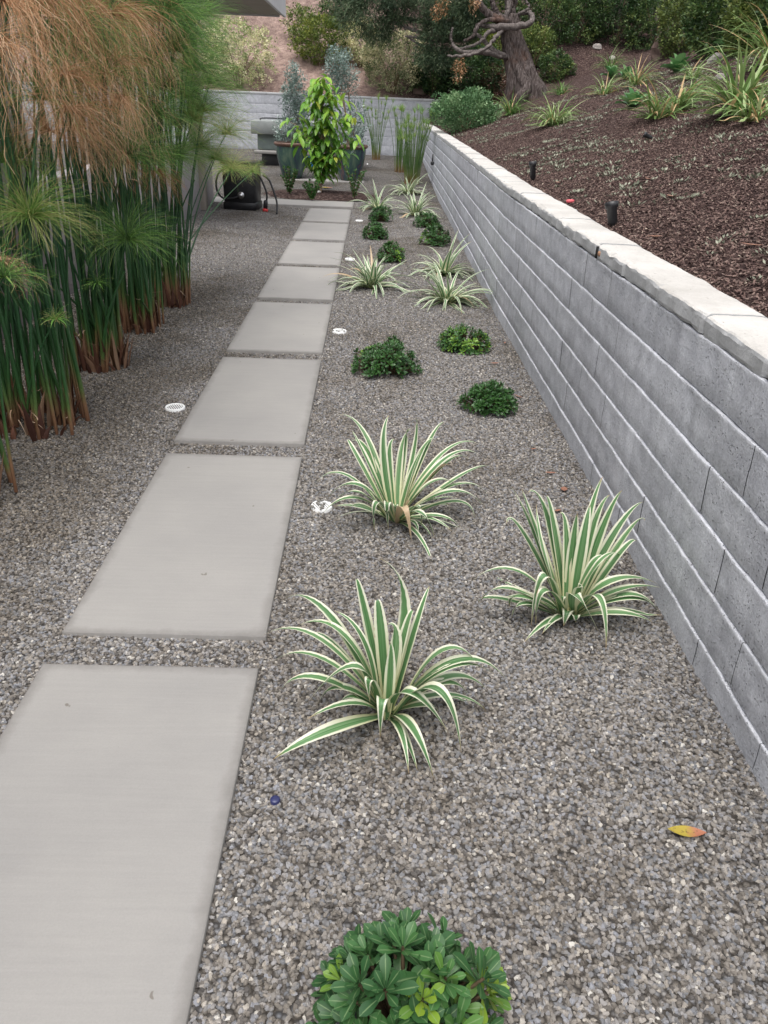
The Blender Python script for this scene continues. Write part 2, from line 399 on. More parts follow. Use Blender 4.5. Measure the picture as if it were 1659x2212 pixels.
# striped strap leaves: green centre with fine pale lines and cream edges; tone > .95 marks a dried leaf
def mk_striped():
    m, nt, b, out = newmat('striped_leaf')
    u = attr(nt, 'uu'); v = attr(nt, 'vv'); t = attr(nt, 'tone')
    au = math_(nt, 'ABSOLUTE', math_(nt, 'ADD', u, math_(nt, 'MULTIPLY', math_(nt, 'SUBTRACT', t, .5), .22)))
    ln = nt.nodes.new('ShaderNodeTexNoise'); cmb = nt.nodes.new('ShaderNodeCombineXYZ')
    nt.links.new(math_(nt, 'MULTIPLY', u, 7.0), cmb.inputs[0]); nt.links.new(math_(nt, 'MULTIPLY', v, .5), cmb.inputs[1]); nt.links.new(math_(nt, 'MULTIPLY', t, 40.0), cmb.inputs[2])
    nt.links.new(cmb.outputs[0], ln.inputs['Vector']); ln.inputs['Scale'].default_value = 1.0; ln.inputs['Detail'].default_value = 3
    green = ramp(nt, ln.outputs['Fac'], [(.35, (.075, .19, .065)), (.55, (.13, .26, .11)), (.66, (.24, .37, .20)), (.75, (.42, .50, .32))])
    green = mix(nt, .5, green, mix(nt, t, (.75, .78, .75), (1.3, 1.25, 1.2)), 'MULTIPLY')
    cream = mix(nt, ramp(nt, v, [(.0, 0.0), (.45, 1.0)]), (.60, .59, .30), (.76, .76, .60))
    k = ramp(nt, au, [(.50, 0.0), (.60, 1.0)])
    c = mix(nt, k, green, cream)
    tipk = ramp(nt, math_(nt, 'ADD', v, math_(nt, 'MULTIPLY', t, .04)), [(.90, 0.0), (1.0, 1.0)])
    c = mix(nt, math_(nt, 'MULTIPLY', tipk, .85), c, (.33, .20, .10))
    # rusty rim blotches on some leaves
    rn = noise(nt, 18, 3, .6, geopos(nt)); rk = math_(nt, 'MULTIPLY', ramp(nt, au, [(.9, 0.0), (1.0, 1.0)]), ramp(nt, rn, [(.58, 0.0), (.66, 1.0)]))
    c = mix(nt, rk, c, (.40, .10, .05))
    dk = ramp(nt, t, [(.955, 0.0), (.96, 1.0)]); c = mix(nt, dk, c, mix(nt, rn, (.42, .28, .16), (.62, .50, .34)))
    setc(nt, b, c, .42, .45)
    tr = nt.nodes.new('ShaderNodeBsdfTranslucent'); nt.links.new(c, tr.inputs[0])
    mx = nt.nodes.new('ShaderNodeMixShader'); mx.inputs[0].default_value = .22
    nt.links.new(b.outputs[0], mx.inputs[1]); nt.links.new(tr.outputs[0], mx.inputs[2]); nt.links.new(mx.outputs[0], out.inputs[0]); return m
M['striped'] = mk_striped()
M['pitto'] = leafmat('dark_glossy_leaf', [(0, (.022, .075, .025)), (.35, (.045, .125, .038)), (.6, (.06, .16, .045)), (.78, (.11, .23, .04)), (1, (.25, .36, .03))], .42, .4, .18, vein=(.22, .32, .15))
M['pitto_far'] = leafmat('dwarf_shrub_leaf', [(0, (.022, .065, .018)), (.45, (.05, .135, .032)), (.75, (.10, .23, .045)), (1, (.26, .42, .05))], .4, .45, .18)
M['stemwood'] = plain('shrub_stem', (.14, .10, .06), .8, .2)
M['pap_green'] = leafmat('papyrus_ray', [(0, (.05, .095, .04)), (.35, (.10, .18, .06)), (.65, (.18, .39, .075)), (.8, (.28, .40, .11)), (1, (.42, .40, .16))], .5, .35, .3, fine=False)
M['pap_dry'] = leafmat('papyrus_dry_ray', [(0, (.13, .10, .045)), (.3, (.33, .17, .08)), (.65, (.52, .29, .15)), (1, (.70, .50, .33))], .6, .25, .3, fine=False)
M['pap_stem'] = leafmat('papyrus_stem', [(0, (.13, .05, .03)), (.22, (.25, .14, .075)), (.38, (.10, .16, .045)), (.5, (.035, .105, .03)), (.8, (.022, .075, .03)), (1, (.07, .16, .05))], .38, .45, 0)
M['sheath'] = leafmat('papyrus_sheath', [(0, (.07, .03, .022)), (.4, (.18, .08, .05)), (.75, (.31, .19, .12)), (1, (.55, .43, .32))], .7, .25, .1)
M['rush'] = leafmat('rush_stem', [(0, (.28, .15, .07)), (.3, (.16, .22, .06)), (.6, (.08, .17, .05)), (1, (.22, .30, .10))], .5, .35, .15)
M['varieg'] = leafmat('cream_variegated_leaf', [(0, (.18, .24, .09)), (.3, (.42, .45, .22)), (.6, (.72, .69, .40)), (1, (.85, .80, .55))], .5, .3, .2)
M['varieg2'] = leafmat('dusty_variegated_leaf', [(0, (.12, .17, .07)), (.4, (.28, .32, .16)), (.7, (.58, .55, .33)), (1, (.80, .72, .48))], .5, .3, .2)
M['olive'] = leafmat('olive_leaf', [(0, (.06, .10, .02)), (.5, (.14, .19, .035)), (1, (.30, .32, .07))], .5, .3, .2)
M['juniper'] = leafmat('grey_needle_foliage', [(0, (.035, .06, .035)), (.5, (.075, .12, .06)), (.85, (.14, .19, .10)), (1, (.24, .27, .17))], .6, .25, .15)
M['darkleaf'] = leafmat('dark_shrub_leaf', [(0, (.018, .045, .018)), (.5, (.045, .095, .03)), (.85, (.09, .16, .05)), (1, (.18, .25, .10))], .45, .35, .18)
M['hedge'] = leafmat('hedge_leaf', [(0, (.03, .065, .022)), (.5, (.07, .13, .04)), (.85, (.14, .21, .06)), (1, (.26, .32, .10))], .45, .35, .2)
M['hedge_y'] = leafmat('yellowish_hedge_leaf', [(0, (.06, .10, .03)), (.5, (.14, .19, .05)), (.85, (.24, .30, .08)), (1, (.40, .40, .14))], .45, .35, .2)
M['mint'] = leafmat('soft_ground_leaf', [(0, (.07, .15, .06)), (.5, (.13, .24, .10)), (1, (.30, .42, .22))], .5, .3, .2)
M['teucrium'] = leafmat('silver_grey_leaf', [(0, (.12, .18, .15)), (.5, (.24, .32, .28)), (.85, (.38, .47, .43)), (1, (.56, .62, .58))], .55, .3, .15)
M['young'] = leafmat('fresh_tree_leaf', [(0, (.06, .18, .025)), (.4, (.14, .34, .035)), (.75, (.32, .52, .05)), (1, (.60, .62, .10))], .38, .45, .3, vein=(.35, .45, .16))
M['redleaf'] = leafmat('reddish_leaf', [(0, (.08, .04, .03)), (.5, (.18, .09, .06)), (.8, (.16, .17, .10)), (1, (.30, .30, .20))], .5, .3, .2)
M['grass'] = leafmat('strap_grass', [(0, (.08, .17, .04)), (.5, (.17, .29, .08)), (.8, (.32, .42, .18)), (.93, (.48, .52, .30)), (1, (.55, .38, .2))], .45, .35, .25)
M['agave'] = leafmat('broad_fleshy_leaf', [(0, (.05, .15, .05)), (.5, (.10, .24, .08)), (1, (.22, .38, .16))], .4, .45, .15)
M['sedum'] = leafmat('grey_ground_cover_leaf', [(0, (.10, .11, .075)), (.5, (.20, .21, .155)), (1, (.36, .36, .28))], .6, .2, .1)
M['bark'] = None
def mk_bark():
    m, nt, b, o = newmat('twisted_bark'); u = attr(nt, 'uu'); v = attr(nt, 'vv'); g = geopos(nt)
    st = noise(nt, 5, 7, .75, mapping(nt, g, (7.0, 7.0, .9)), .8); f = noise(nt, 60, 4, .7, mapping(nt, g, (1, 1, .2)))
    cc = ramp(nt, st, [(.36, (.022, .016, .015)), (.46, (.09, .07, .063)), (.56, (.17, .138, .13)), (.70, (.32, .285, .27))])
    cc = mix(nt, .5, cc, mix(nt, f, (.55,)*3, (1.4,)*3), 'MULTIPLY')
    red = ramp(nt, noise(nt, 1.6, 4, .6, g), [(.55, 0.0), (.7, 1.0)]); cc = mix(nt, math_(nt, 'MULTIPLY', red, .5), cc, (.22, .10, .055))
    setc(nt, b, cc, .9, .2); bump(nt, b, math_(nt, 'ADD', st, math_(nt, 'MULTIPLY', f, .3)), .06, 1.0); return m
M['bark'] = mk_bark()
M['greywood'] = plain('weathered_branch', (.17, .145, .135), .9, .2, .6, 24, bmp=.02)
M['brownwood'] = plain('young_trunk', (.28, .20, .14), .85, .2, .3, 25)
M['stucco'] = plain('mauve_grey_stucco', (.42, .385, .39), .9, .2, .05, 3, bmp=.003)
M['soffit'] = plain('brown_grey_soffit', (.38, .335, .29), .85, .2, .08, 3)
M['fascia'] = plain('pale_fascia_paint', (.66, .66, .67), .7, .3, .06, 4)
M['white_plastic'] = plain('white_plastic', (.80, .80, .79), .45, .5, .05, 20)
M['drain_hole'] = plain('drain_dark', (.03, .03, .03), .9, .1)
M['black_plastic'] = plain('black_plastic', (.018, .018, .020), .42, .5, .4, 12)
M['black_rubber'] = plain('black_hose_rubber', (.02, .02, .022), .5, .4, .3, 20)
M['metal'] = plain('bright_metal', (.7, .7, .7), .3, .5, .1, 30, metal=1)
M['red'] = plain('red_plastic', (.55, .05, .05), .45, .4, .2, 20)
M['pinkred'] = plain('pink_plastic', (.65, .12, .14), .5, .4, .15, 20)
M['blue'] = plain('dark_blue_plastic', (.03, .035, .11), .35, .5, .2, 20)
M['rock'] = plain('pale_rock', (.33, .30, .28), .9, .2, .3, 10, bmp=.01)
M['brownrock'] = plain('brown_rock', (.13, .09, .075), .9, .2, .3, 10, bmp=.01)
M['glass_panel'] = plain('grey_green_concrete', (.20, .24, .225), .6, .4, .2, 3)
M['dark_steel'] = plain('dark_steel', (.03, .03, .033), .4, .5, .2, 9)
M['foil'] = plain('blue_cloth', (.03, .2, .5), .6, .3, .3, 20)
def mk_glaze():
    m, nt, b, o = newmat('drip_glaze'); g = geopos(nt)
    st = noise(nt, 4.2, 5, .6, mapping(nt, g, (1.6, 1.6, .35)), .5)
    cc = ramp(nt, st, [(.30, (.16, .075, .045)), (.40, (.03, .04, .07)), (.50, (.04, .085, .07)), (.62, (.09, .14, .10)), (.78, (.14, .19, .13))])
    v = attr(nt, 'vv'); cc = mix(nt, ramp(nt, math_(nt, 'ADD', v, math_(nt, 'MULTIPLY', st, .10)), [(.58, 0.0), (.64, 1.0)]), cc, (.15, .08, .055))
    setc(nt, b, cc, .22, .6); return m
M['glaze'] = mk_glaze()
def mk_fallen():
    m, nt, b, o = newmat('fallen_leaf'); t = attr(nt, 'tone'); v = attr(nt, 'vv'); g = geopos(nt)
    y = mix(nt, ramp(nt, math_(nt, 'ADD', v, math_(nt, 'MULTIPLY', noise(nt, 60, 3, .6, g), .5)), [(.7, 0.0), (1.15, 1.0)]), (.36, .28, .045), (.36, .14, .08))
    c = mix(nt, ramp(nt, t, [(.4, 0.0), (.6, 1.0)]), y, (.27, .13, .085))
    sp = ramp(nt, noise(nt, 140, 2, .5, g), [(.32, 1.0), (.38, 0.0)]); c = mix(nt, math_(nt, 'MULTIPLY', sp, .7), c, (.12, .09, .03))
    setc(nt, b, c, .5, .4); return m
M['fallen'] = mk_fallen()

# ------------------------------------------------------------------ setting: ground, gravel, hillside
def grid(name, xs, ys, zf, mat, xf=None):
    mb = MB(); V = []
    for y in ys:
        for x in xs:
            X = xf(x, y) if xf else x
            V.append((X, y, zf(X, y)))
    n = len(xs); Q = []
    for j in range(len(ys)-1):
        for i in range(n-1):
            a = j*n+i; Q.append((a, a+1, a+n+1, a+n))
    mb.add(V, Q); return mb
ysg = np.concatenate([np.arange(-1, 8, .12), np.arange(8, 20.7, .3)])
g = grid('ground', np.arange(-2.45, .001, .1), ysg, gz, None)
# yard sheet reaches the foot of both walls
xs = np.concatenate([np.arange(-9, -2.5, .8), np.linspace(-2.4, 1.12, 36)])
g = grid('ground', xs, ysg, gz, None, xf=lambda x, y: x if x < 1.1 else wall_x(y)+.06)
ground = g.build('ground', M['gravel_bed']); tag(ground, kind='structure')
big = MB(); big.add([(-400, -400, -.25), (400, -400, -.25), (400, 400, -.25), (-400, 400, -.25)], [(0, 1, 2, 3)])
tag(big.build('terrain', M['soil']), kind='structure')

mb = grid('h', np.concatenate([np.arange(0, 6, .12), np.arange(6, 14, .4), np.arange(14, 60, 2.5)]),
          np.concatenate([np.arange(-6, 12, .15), np.arange(12, 27, .25), np.arange(27, 80, 3)]), hz, None, xf=lambda x, y: wall_x(y)+.13+x)
mb2 = grid('h2', np.concatenate([np.arange(-40, -8, 3), np.arange(-8, 1.3, .25), [1.31]]), np.concatenate([np.arange(20.38, 28, .2), np.arange(28, 80, 3)]), hz, None)
mb.add(mb2.v[0], mb2.q[0])
hill = mb.build('hillside', M['soil']); tag(hill, kind='structure')

# gravel stones and bark chips: scattered on hidden-free carrier sheets with geometry nodes
def scatter(name, xs, ys, zf, xf, density, falloff, size, squash, mat, elong=1.0, seed=1, mask=None, facets=2):
    mb = grid(name, xs, ys, zf, None, xf=xf)
    if mask:
        V = mb.v[0]; Qs = mb.q[0]; c = V[Qs].mean(axis=1)
        mb.q[0] = Qs[[mask(p[0], p[1]) for p in c]]
    o = mb.build(name, mat); tag(o, kind='stuff')
    nt = bpy.data.node_groups.new(name, 'GeometryNodeTree')
    nt.interface.new_socket('Geometry', in_out='INPUT', socket_type='NodeSocketGeometry')
    nt.interface.new_socket('Geometry', in_out='OUTPUT', socket_type='NodeSocketGeometry')
    nn = nt.nodes.new; L = nt.links.new
    gi = nn('NodeGroupInput'); go = nn('NodeGroupOutput')
    dist = nn('GeometryNodeDistributePointsOnFaces'); dist.distribute_method = 'RANDOM'
    dist.inputs['Seed'].default_value = seed
    pos = nn('GeometryNodeInputPosition'); sep = nn('ShaderNodeSeparateXYZ'); L(pos.outputs[0], sep.inputs[0])
    mr = nn('ShaderNodeMapRange'); L(sep.outputs[1], mr.inputs['Value'])
    mr.inputs['From Min'].default_value = falloff[0]; mr.inputs['From Max'].default_value = falloff[1]
    mr.inputs['To Min'].default_value = density; mr.inputs['To Max'].default_value = density*falloff[2]
    L(mr.outputs[0], dist.inputs['Density'])
    L(gi.outputs[0], dist.inputs[0])
    join = nn('GeometryNodeJoinGeometry')
    for k in range(5):
        ico = nn('GeometryNodeMeshIcoSphere'); ico.inputs['Subdivisions'].default_value = facets; ico.inputs['Radius'].default_value = 1
        sp = nn('GeometryNodeSetPosition'); nzn = nn('ShaderNodeTexNoise'); nzn.inputs['Scale'].default_value = 1.1; nzn.inputs['Detail'].default_value = 1
        vm = nn('ShaderNodeVectorMath'); vm.operation = 'ADD'; p2 = nn('GeometryNodeInputPosition'); L(p2.outputs[0], vm.inputs[0]); vm.inputs[1].default_value = (k*7.3+seed, 0, 0)
        L(vm.outputs[0], nzn.inputs['Vector'])
        v2 = nn('ShaderNodeVectorMath'); v2.operation = 'SUBTRACT'; L(nzn.outputs['Color'], v2.inputs[0]); v2.inputs[1].default_value = (.5, .5, .5)
        v3 = nn('ShaderNodeVectorMath'); v3.operation = 'SCALE'; L(v2.outputs[0], v3.inputs[0]); v3.inputs['Scale'].default_value = 1.9
        L(ico.outputs[0], sp.inputs['Geometry']); L(v3.outputs[0], sp.inputs['Offset'])
        sm = nn('GeometryNodeSetMaterial'); sm.inputs['Material'].default_value = mat; L(sp.outputs[0], sm.inputs[0])
        gti = nn('GeometryNodeGeometryToInstance'); L(sm.outputs[0], gti.inputs[0]); L(gti.outputs[0], join.inputs[0])
    inst = nn('GeometryNodeInstanceOnPoints'); inst.inputs['Pick Instance'].default_value = True
    L(dist.outputs[0], inst.inputs['Points']); L(join.outputs[0], inst.inputs['Instance'])
    rr = nn('FunctionNodeRandomValue'); rr.data_type = 'FLOAT_VECTOR'; rr.inputs[0].default_value = (-.8, -.8, 0); rr.inputs[1].default_value = (.8, .8, 6.28)
    L(rr.outputs[0], inst.inputs['Rotation'])
    rs = nn('FunctionNodeRandomValue'); rs.data_type = 'FLOAT_VECTOR'
    rs.inputs[0].default_value = (size*.6*elong, size*.55, size*.55*squash); rs.inputs[1].default_value = (size*1.6*elong, size*1.3, size*1.1*squash); rs.inputs['Seed'].default_value = 3
    L(rs.outputs[0], inst.inputs['Scale']); L(inst.outputs[0], go.inputs[0])
    md = o.modifiers.new('scatter', 'NODES'); md.node_group = nt
    return o
PAV_X0, PAV_Y0, PAV_W, PAV_L, PAV_G = -.880, 1.686, .600, 1.296, .1434
def not_under_slab(x, y):
    if PAV_X0+.05 < x < PAV_X0+PAV_W-.05 and y < 11.9:
        k = ((y-(PAV_Y0-PAV_L)) % (PAV_L+PAV_G))
        return not (.05 < k < PAV_L-.05)
    return True
scatter('gravel', np.linspace(-2.3, 1.12, 58), np.arange(.4, 13.2, .06), lambda x, y: gz(x, y)+.001, lambda x, y: x if x < 1.1 else wall_x(y)+.02,
        15000, (1.8, 7.0, .38), .0051, .85, M['stone'], mask=not_under_slab)
scatter('bark_mulch', np.arange(0, 6, .12), np.arange(.6, 17, .15), lambda x, y: hz(x, y)+.004, lambda x, y: wall_x(y)+.13+x,
        6500, (2.5, 9, .3), .0039, .55, M['chip'], elong=1.8, seed=5, facets=1)

# ------------------------------------------------------------------ concrete slabs
def slab_mesh(x0, x1, y0, y1, ztop, th, nx=24, ny=40):
    mb = MB(); xs = np.linspace(x0+.004, x1-.004, nx); ys = np.linspace(y0+.004, y1-.004, ny); V = []; T = []
    for y in ys:
        for x in xs:
            V.append((x, y, ztop+.0008*nz(x*3, y*3)))
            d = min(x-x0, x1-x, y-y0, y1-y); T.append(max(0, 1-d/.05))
    Q = [(j*nx+i, j*nx+i+1, (j+1)*nx+i+1, (j+1)*nx+i) for j in range(ny-1) for i in range(nx-1)]
    mb.add(V, Q, tone=T)
    # rounded rim and sides
    per = [(xs[i], ys[0]) for i in range(nx)]+[(xs[-1], ys[j]) for j in range(1, ny)]+[(xs[i], ys[-1]) for i in range(nx-2, -1, -1)]+[(xs[0], ys[j]) for j in range(ny-2, 0, -1)]
    cx, cy = (x0+x1)/2, (y0+y1)/2; R = []
    n = len(per)
    for ins, dz in ((0, 0), (.003, -.0006), (.0042, -.002), (.0045, -th)):
        for x, y in per:
            X = x+(ins if x > xs[-1]-1e-6 else (-ins if x < xs[0]+1e-6 else 0)); Y = y+(ins if y > ys[-1]-1e-6 else (-ins if y < ys[0]+1e-6 else 0))
            R.append((X, Y, ztop+dz+.0008*nz(x*3, y*3)))
    Q = [(r*n+(i+1) % n, r*n+i, (r+1)*n+i, (r+1)*n+(i+1) % n)[::-1] for r in range(3) for i in range(n)]
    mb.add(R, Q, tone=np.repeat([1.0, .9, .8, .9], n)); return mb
names = ['nearest concrete stepping slab, cut off by the bottom edge of the photo', 'second nearest stepping slab, beside the two big striped plants',
         'third stepping slab from the camera, right of the white drain near the papyrus', 'fourth stepping slab from the camera, left of the broken white drain cover',
         'fifth stepping slab from the camera, left of the mid-path striped plant', 'sixth stepping slab from the camera, left of the small white drain and round shrub',
         'seventh stepping slab, second from the far end of the path', 'farthest and smallest looking stepping slab, touching the cross slab']
for i in range(8):
    y1 = PAV_Y0+i*(PAV_L+PAV_G); y0 = y1-PAV_L
    jx = random.uniform(-.003, .003); jz = random.uniform(-.002, .002)
    o = slab_mesh(PAV_X0+jx, PAV_X0+PAV_W+jx, y0, y1, jz, .06).build('stepping_slab', M['slab'])
    tag(o, names[i], 'paving slab', 'concrete stepping slabs of the path')
o = slab_mesh(-2.45, -.265, 11.93, 12.58, .012, .07, 60, 16).build('concrete_slab', M['slab'])
tag(o, 'long narrow concrete slab crossing the end of the path below the mulch bed', 'paving slab')
SZ = .06
o = slab_mesh(-4.6, -.14, 15.15, 16.2, SZ, .12, 60, 16).build('concrete_slab', M['slab'])
tag(o, 'wide concrete slab on which the two glazed pots stand', 'paving slab')

# ------------------------------------------------------------------ block walls
def course_blocks(mb, path, z0, h, L, off, along0, along1, ny=6, nz_=8, lean=.009, face=-1, amp=.0035):
    """rounded blocks along a wall; path(s)->(x,y), normal n(s) pointing to the viewer's side"""
    s = along0-off; ny0 = ny
    prof = [(0, .014, 0), (.022, .0045, .0), (.05, .0025, .1), (.4, .0, .4), (.7, -.0006, .7), (.93, -.0018, .93), (.985, -.0025, .985), (.997, -.001, 1.0), (1.0, .010, 1.0)]
    while s < along1:
        a, b = max(s, along0)+.0007, min(s+L, along1)-.0007
        if b-a > .02:
            js = random.uniform(-.0008, .0008); tilt = random.uniform(-.0008, .0008); ny = (26 if a < 5 else 12) if ny0 > 5 else ny0; tn = random.random()
            V = []; vv = []
            for k, (fz, ins, vf) in enumerate(prof):
                for i in range(ny+1):
                    u = i/ny; t = a+(b-a)*u
                    e = .0012 if i in (0, ny) else 0
                    x, y, nx_, ny_ = path(t)
                    d = -(ins*(1.0))+js+tilt*(u-.5)*2-e + amp*nz(t*7, z0*9+fz*1.2, 4)+.0012*nz(t*30, (z0+fz*h)*30, 1)+(.0022*nz(t*75, z0*40, 3)+.002*nz(t*28, z0*17, 6) if fz > .95 else 0)
                    wob = (.0035*nz(t*5, z0*13, 8)+.0022*nz(t*60, z0*31, 2))*(1 if fz > .9 else .3)
                    V.append((x+nx_*d, y+ny_*d, z0+fz*h+wob)); vv.append(vf)
            Q = []; m = ny+1
            for k in range(len(prof)-1):
                for i in range(ny):
                    Q.append((k*m+i, k*m+i+1, (k+1)*m+i+1, (k+1)*m+i) if face < 0 else (k*m+i+1, k*m+i, (k+1)*m+i, (k+1)*m+i+1))
            mb.add(V, Q, vv=vv, tone=tn)
        s += L
# right retaining wall
def rpath(t): return wall_x(t), t, -1.0, 0.0
def cap_z(y): return float(np.interp(y, [-3, 8, 20.3], [.842, .848, .885]))
rw = empty('block_wall', (.985, 3, 0), 'long low grey slump block retaining wall with pale cap, right of the gravel', 'wall')
mb = MB()
for c in range(7):
    z1 = .842-.153*c; course_blocks(mb, rpath, z1-.153, .153, .406, [.10, .30][c % 2], -2.0, 20.3, face=-1, ny=10)
o = mb.build('wall_face', M['block'], smooth=True); adopt(o, rw)
# lift of the far end: shear the face a little so it stays under the rising cap
me = o.data; V = np.empty(len(me.vertices)*3); me.vertices.foreach_get('co', V); V = V.reshape(-1, 3)
V[:, 2] += np.clip((V[:, 1]-6)/14.3, 0, 1)*.043; me.vertices.foreach_set('co', V.ravel())
mb = MB(); V = []; Q = []
ys = np.arange(-2.2, 20.5, .3)
for y in ys:
    x = wall_x(y); V += [(x+.013, y, -.3), (x+.013, y, cap_z(y)), (x+.175, y, cap_z(y)), (x+.175, y, -.3)]
for j in range(len(ys)-1):
    for i in range(3): Q.append((j*4+i, j*4+i+1, (j+1)*4+i+1, (j+1)*4+i))
Q.append((0, 1, 2, 3)); mb.add(V, Q); adopt(mb.build('wall_core', M['grout'], smooth=False), rw)
mb = MB(); s = -1.837
while s < 20.3:     # cap blocks, each slightly out of line, tops mortared over
    a, b = s+.0006, min(s+.406, 20.3)-.0006; js = random.uniform(-.004, .004); ny = 30 if s < 5 else 12
    near = s < 4.0
    th = .058
    prof = [(.010, 0), (.0, .002), (-.003, .012), (-.004, .045), (-.002, .054), (.005, .0585), (.02, .0592), (.04, .0595), (.06, .0597), (.08, .0597), (.10, .0597), (.12, .0595), (.14, .059), (.16, .058), (.18, .0555), (.195, .050), (.205, .038), (.206, -.02)]
    V = []; m = len(prof)
    for i in range(ny+1):
        u = i/ny; y = a+(b-a)*u; x0 = wall_x(y); zc = cap_z(y)+.0025*math.sin(s*37); e = .008 if i in (0, ny) else 0
        sag = -.010*abs(nz(y*2.1, 3.3)) 
        chip = .016*max(0, nz(y*9, 1.7))*(1.0 if 2.9 < y else .5)+.005*max(0, nz(y*23, 4.7))
        for k, (px_, pz_) in enumerate(prof):
            dx = px_+js+(e if k < 6 else 0)+(.004*nz(y*14, k*.8, 2)+.0014*nz(y*37+s, k*.9, 2) if k < 7 else (.010*nz(y*6, 1.0, 5)+.006*nz(y*20, 7) if k > 14 else 0))
            dz = (-e*.4 if 2 < k < 6 else 0)+(-chip if 3 <= k <= 5 else 0)+.0016*nz(y*18, px_*18, 6)+.0008*nz(y*70, px_*70, 6)
            if k < 2: dz += .006*nz(y*11, 2.2)
            V.append((x0+dx, y, zc+pz_+dz))
    Q = [(i*m+k, i*m+k+1, (i+1)*m+k+1, (i+1)*m+k)[::-1] for i in range(ny) for k in range(m-1)]
    mb.add(V, Q, tone=random.random())
    for i in (0, ny):
        idx = [i*m+k for k in range(m)]
        c = len(V); 
        W = [V[j] for j in idx]; W.append((W[0][0]+.1, W[0][1], W[0][2])); 
        mb.add(W, T=[(m, k, k+1) for k in range(m-1)])
    s += .406
o = mb.build('wall_cap', M['cap'], smooth=False); adopt(o, rw)
mb = MB(); yb = 3.42       # dark mortar gap with rusty chip where two cap blocks parted
mb.box((.985-.001, yb, .872), (.02, .018, .05), bev=.002); adopt(mb.build('mortar_gap', M['drain_hole']), rw)
mb = MB(); mb.box((.9815, yb-.035, .872), (.014, .03, .022), bev=.006); adopt(mb.build('broken_chip', plain('rusty_mortar', (.42, .24, .15), .9, .2, .4, 60)), rw)

# far wall across the end of the yard
BY = 20.3
def bpath(t): return t, BY, 0.0, -1.0
bw = empty('block_wall', (-2, BY, .2), 'pale grey block wall closing off the far end of the yard', 'wall')
mb = MB()
for c in range(7):
    z1 = 1.40-.195*c; course_blocks(mb, bpath, z1-.195, .195, .406, [.06, .26][c % 2], -9.0, wall_x(BY)+.42, face=-1, ny=3, amp=.003)
adopt(mb.build('wall_face', M['block_pale']), bw)
mb = MB(); mb.box((-3.7, BY+.125, .6), (10.55, .22, 1.6), bev=.003); adopt(mb.build('wall_core', M['grout']), bw)
mb = MB(); s = -9.0
while s < wall_x(BY)+.4:
    w = min(.406, wall_x(BY)+.45-s); mb.box((s+w/2, BY+.115, 1.40+.028+random.uniform(-.002, .002)), (w-.004, .25, .055), bev=.006); s += .406
adopt(mb.build('wall_cap', M['cap']), bw)
p = at_y(941, 262, BY-.03); q = at_y(936, 222, BY-.03)
o = MB(); o.tube([(wall_x(BY)+.25, BY-.03, .9), (wall_x(BY)+.25, BY-.03, 1.36)], .018, 8); o = o.build('drain_pipe', M['black_rubber'])
tag(o, 'thin black pipe standing against the right end of the far wall', 'pipe')

# ------------------------------------------------------------------ house at left
house = empty('house', (-2.3, 4, 0), 'house edge with mauve grey stucco wall and flat overhanging roof behind the papyrus', 'house')
mb = MB(); mb.box((-2.42, 1.6, 1.32), (.24, 8.2, 2.8), bev=.004); adopt(mb.build('wall', M['stucco']), house)
mb = MB(); mb.box((-6.3, 5.8, 1.32), (7.6, .2, 2.8), bev=.004); adopt(mb.build('wall', M['stucco']), house)
mb = MB()
cz = 2.62
rc = at_y(618, 38, 11.6)
RX, RY, RZ = rc[0], 11.6, rc[2]
mb.box(((RX-9)/2, (RY+8.7)/2, RZ+.22), (RX+9-.04, RY-8.7-.04, .40), bev=.004); rf = mb.build('roof', M['soffit'], smooth=False); adopt(rf, house)
mb = MB(); mb.box((RX-.018, (RY+8.7)/2, RZ+.2205), (.034, RY-8.7, .44), bev=.003); mb.box(((RX-9)/2-.03, RY-.018, RZ+.2205), (RX+9-.10, .034, .44), bev=.003)
adopt(mb.build('fascia', M['fascia'], smooth=False), house)
mb = MB(); mb.box((RX-1.15, RY-.5, RZ/2), (.16, .16, RZ-.01), bev=.01); adopt(mb.build('post', M['soffit']), house)
o = MB(); o.box((-2.37, 8.85, .38), (.16, 6.28, .90), bev=.01); o = o.build('garden_wall', M['stucco'])
tag(o, 'low smooth mauve grey stucco wall running behind the papyrus to the black box', 'wall')

# ------------------------------------------------------------------ striped strap-leaved plants
def bez(b, m, t, n=14):
    u = np.linspace(0, 1, n)[:, None]
    c = (m-.25*b-.25*t)/.5          # curve passes through m at the middle
    return (1-u)**2*b+2*u*(1-u)*c+u*u*t
def striped_traced(leaves, bpx, crop, width, zs, extra, label):
    cx, cy, s = crop
    P = lambda X, Y, z: at((cx+s*X)/1.1573, (cy+s*Y)/1.1573, z)
    b0 = P(bpx[0], bpx[1], 0); b0[2] = gz(b0[0], b0[1])
    mb = MB()
    for L in leaves:
        mx, my, mz, tx, ty, tz = L[:6]; w = L[6] if len(L) > 6 else 1.0; dead = len(L) > 7
        tip = P(tx, ty, tz*zs); mid = P(mx, my, mz*zs)
        dr = tip[:2]-b0[:2]; dr = dr/(np.linalg.norm(dr)+1e-6)
        base = b0+np.array([dr[0]*random.uniform(.005, .03), dr[1]*random.uniform(.005, .03), 0])
        C = bez(base, mid, tip, 16); C[:, 2] = np.maximum(C[:, 2], b0[2]+.004)
        mb.blade(C, width*w*random.uniform(.9, 1.1), fold=random.uniform(.10, .22), tone=.98 if dead else random.uniform(.1, .9), twist=random.uniform(-.35, .35))
    for k in range(extra):
        one_strap(mb, b0, rng.uniform(0, 2*PI), rng.uniform(.2, 1.1), rng.uniform(.18, .36), width*.8, rng.uniform(.4, 1.0))
    o = mb.build('striped_plant', M['striped'])
    return tag(o, label, 'plant', 'striped strap-leaved plants in the gravel')
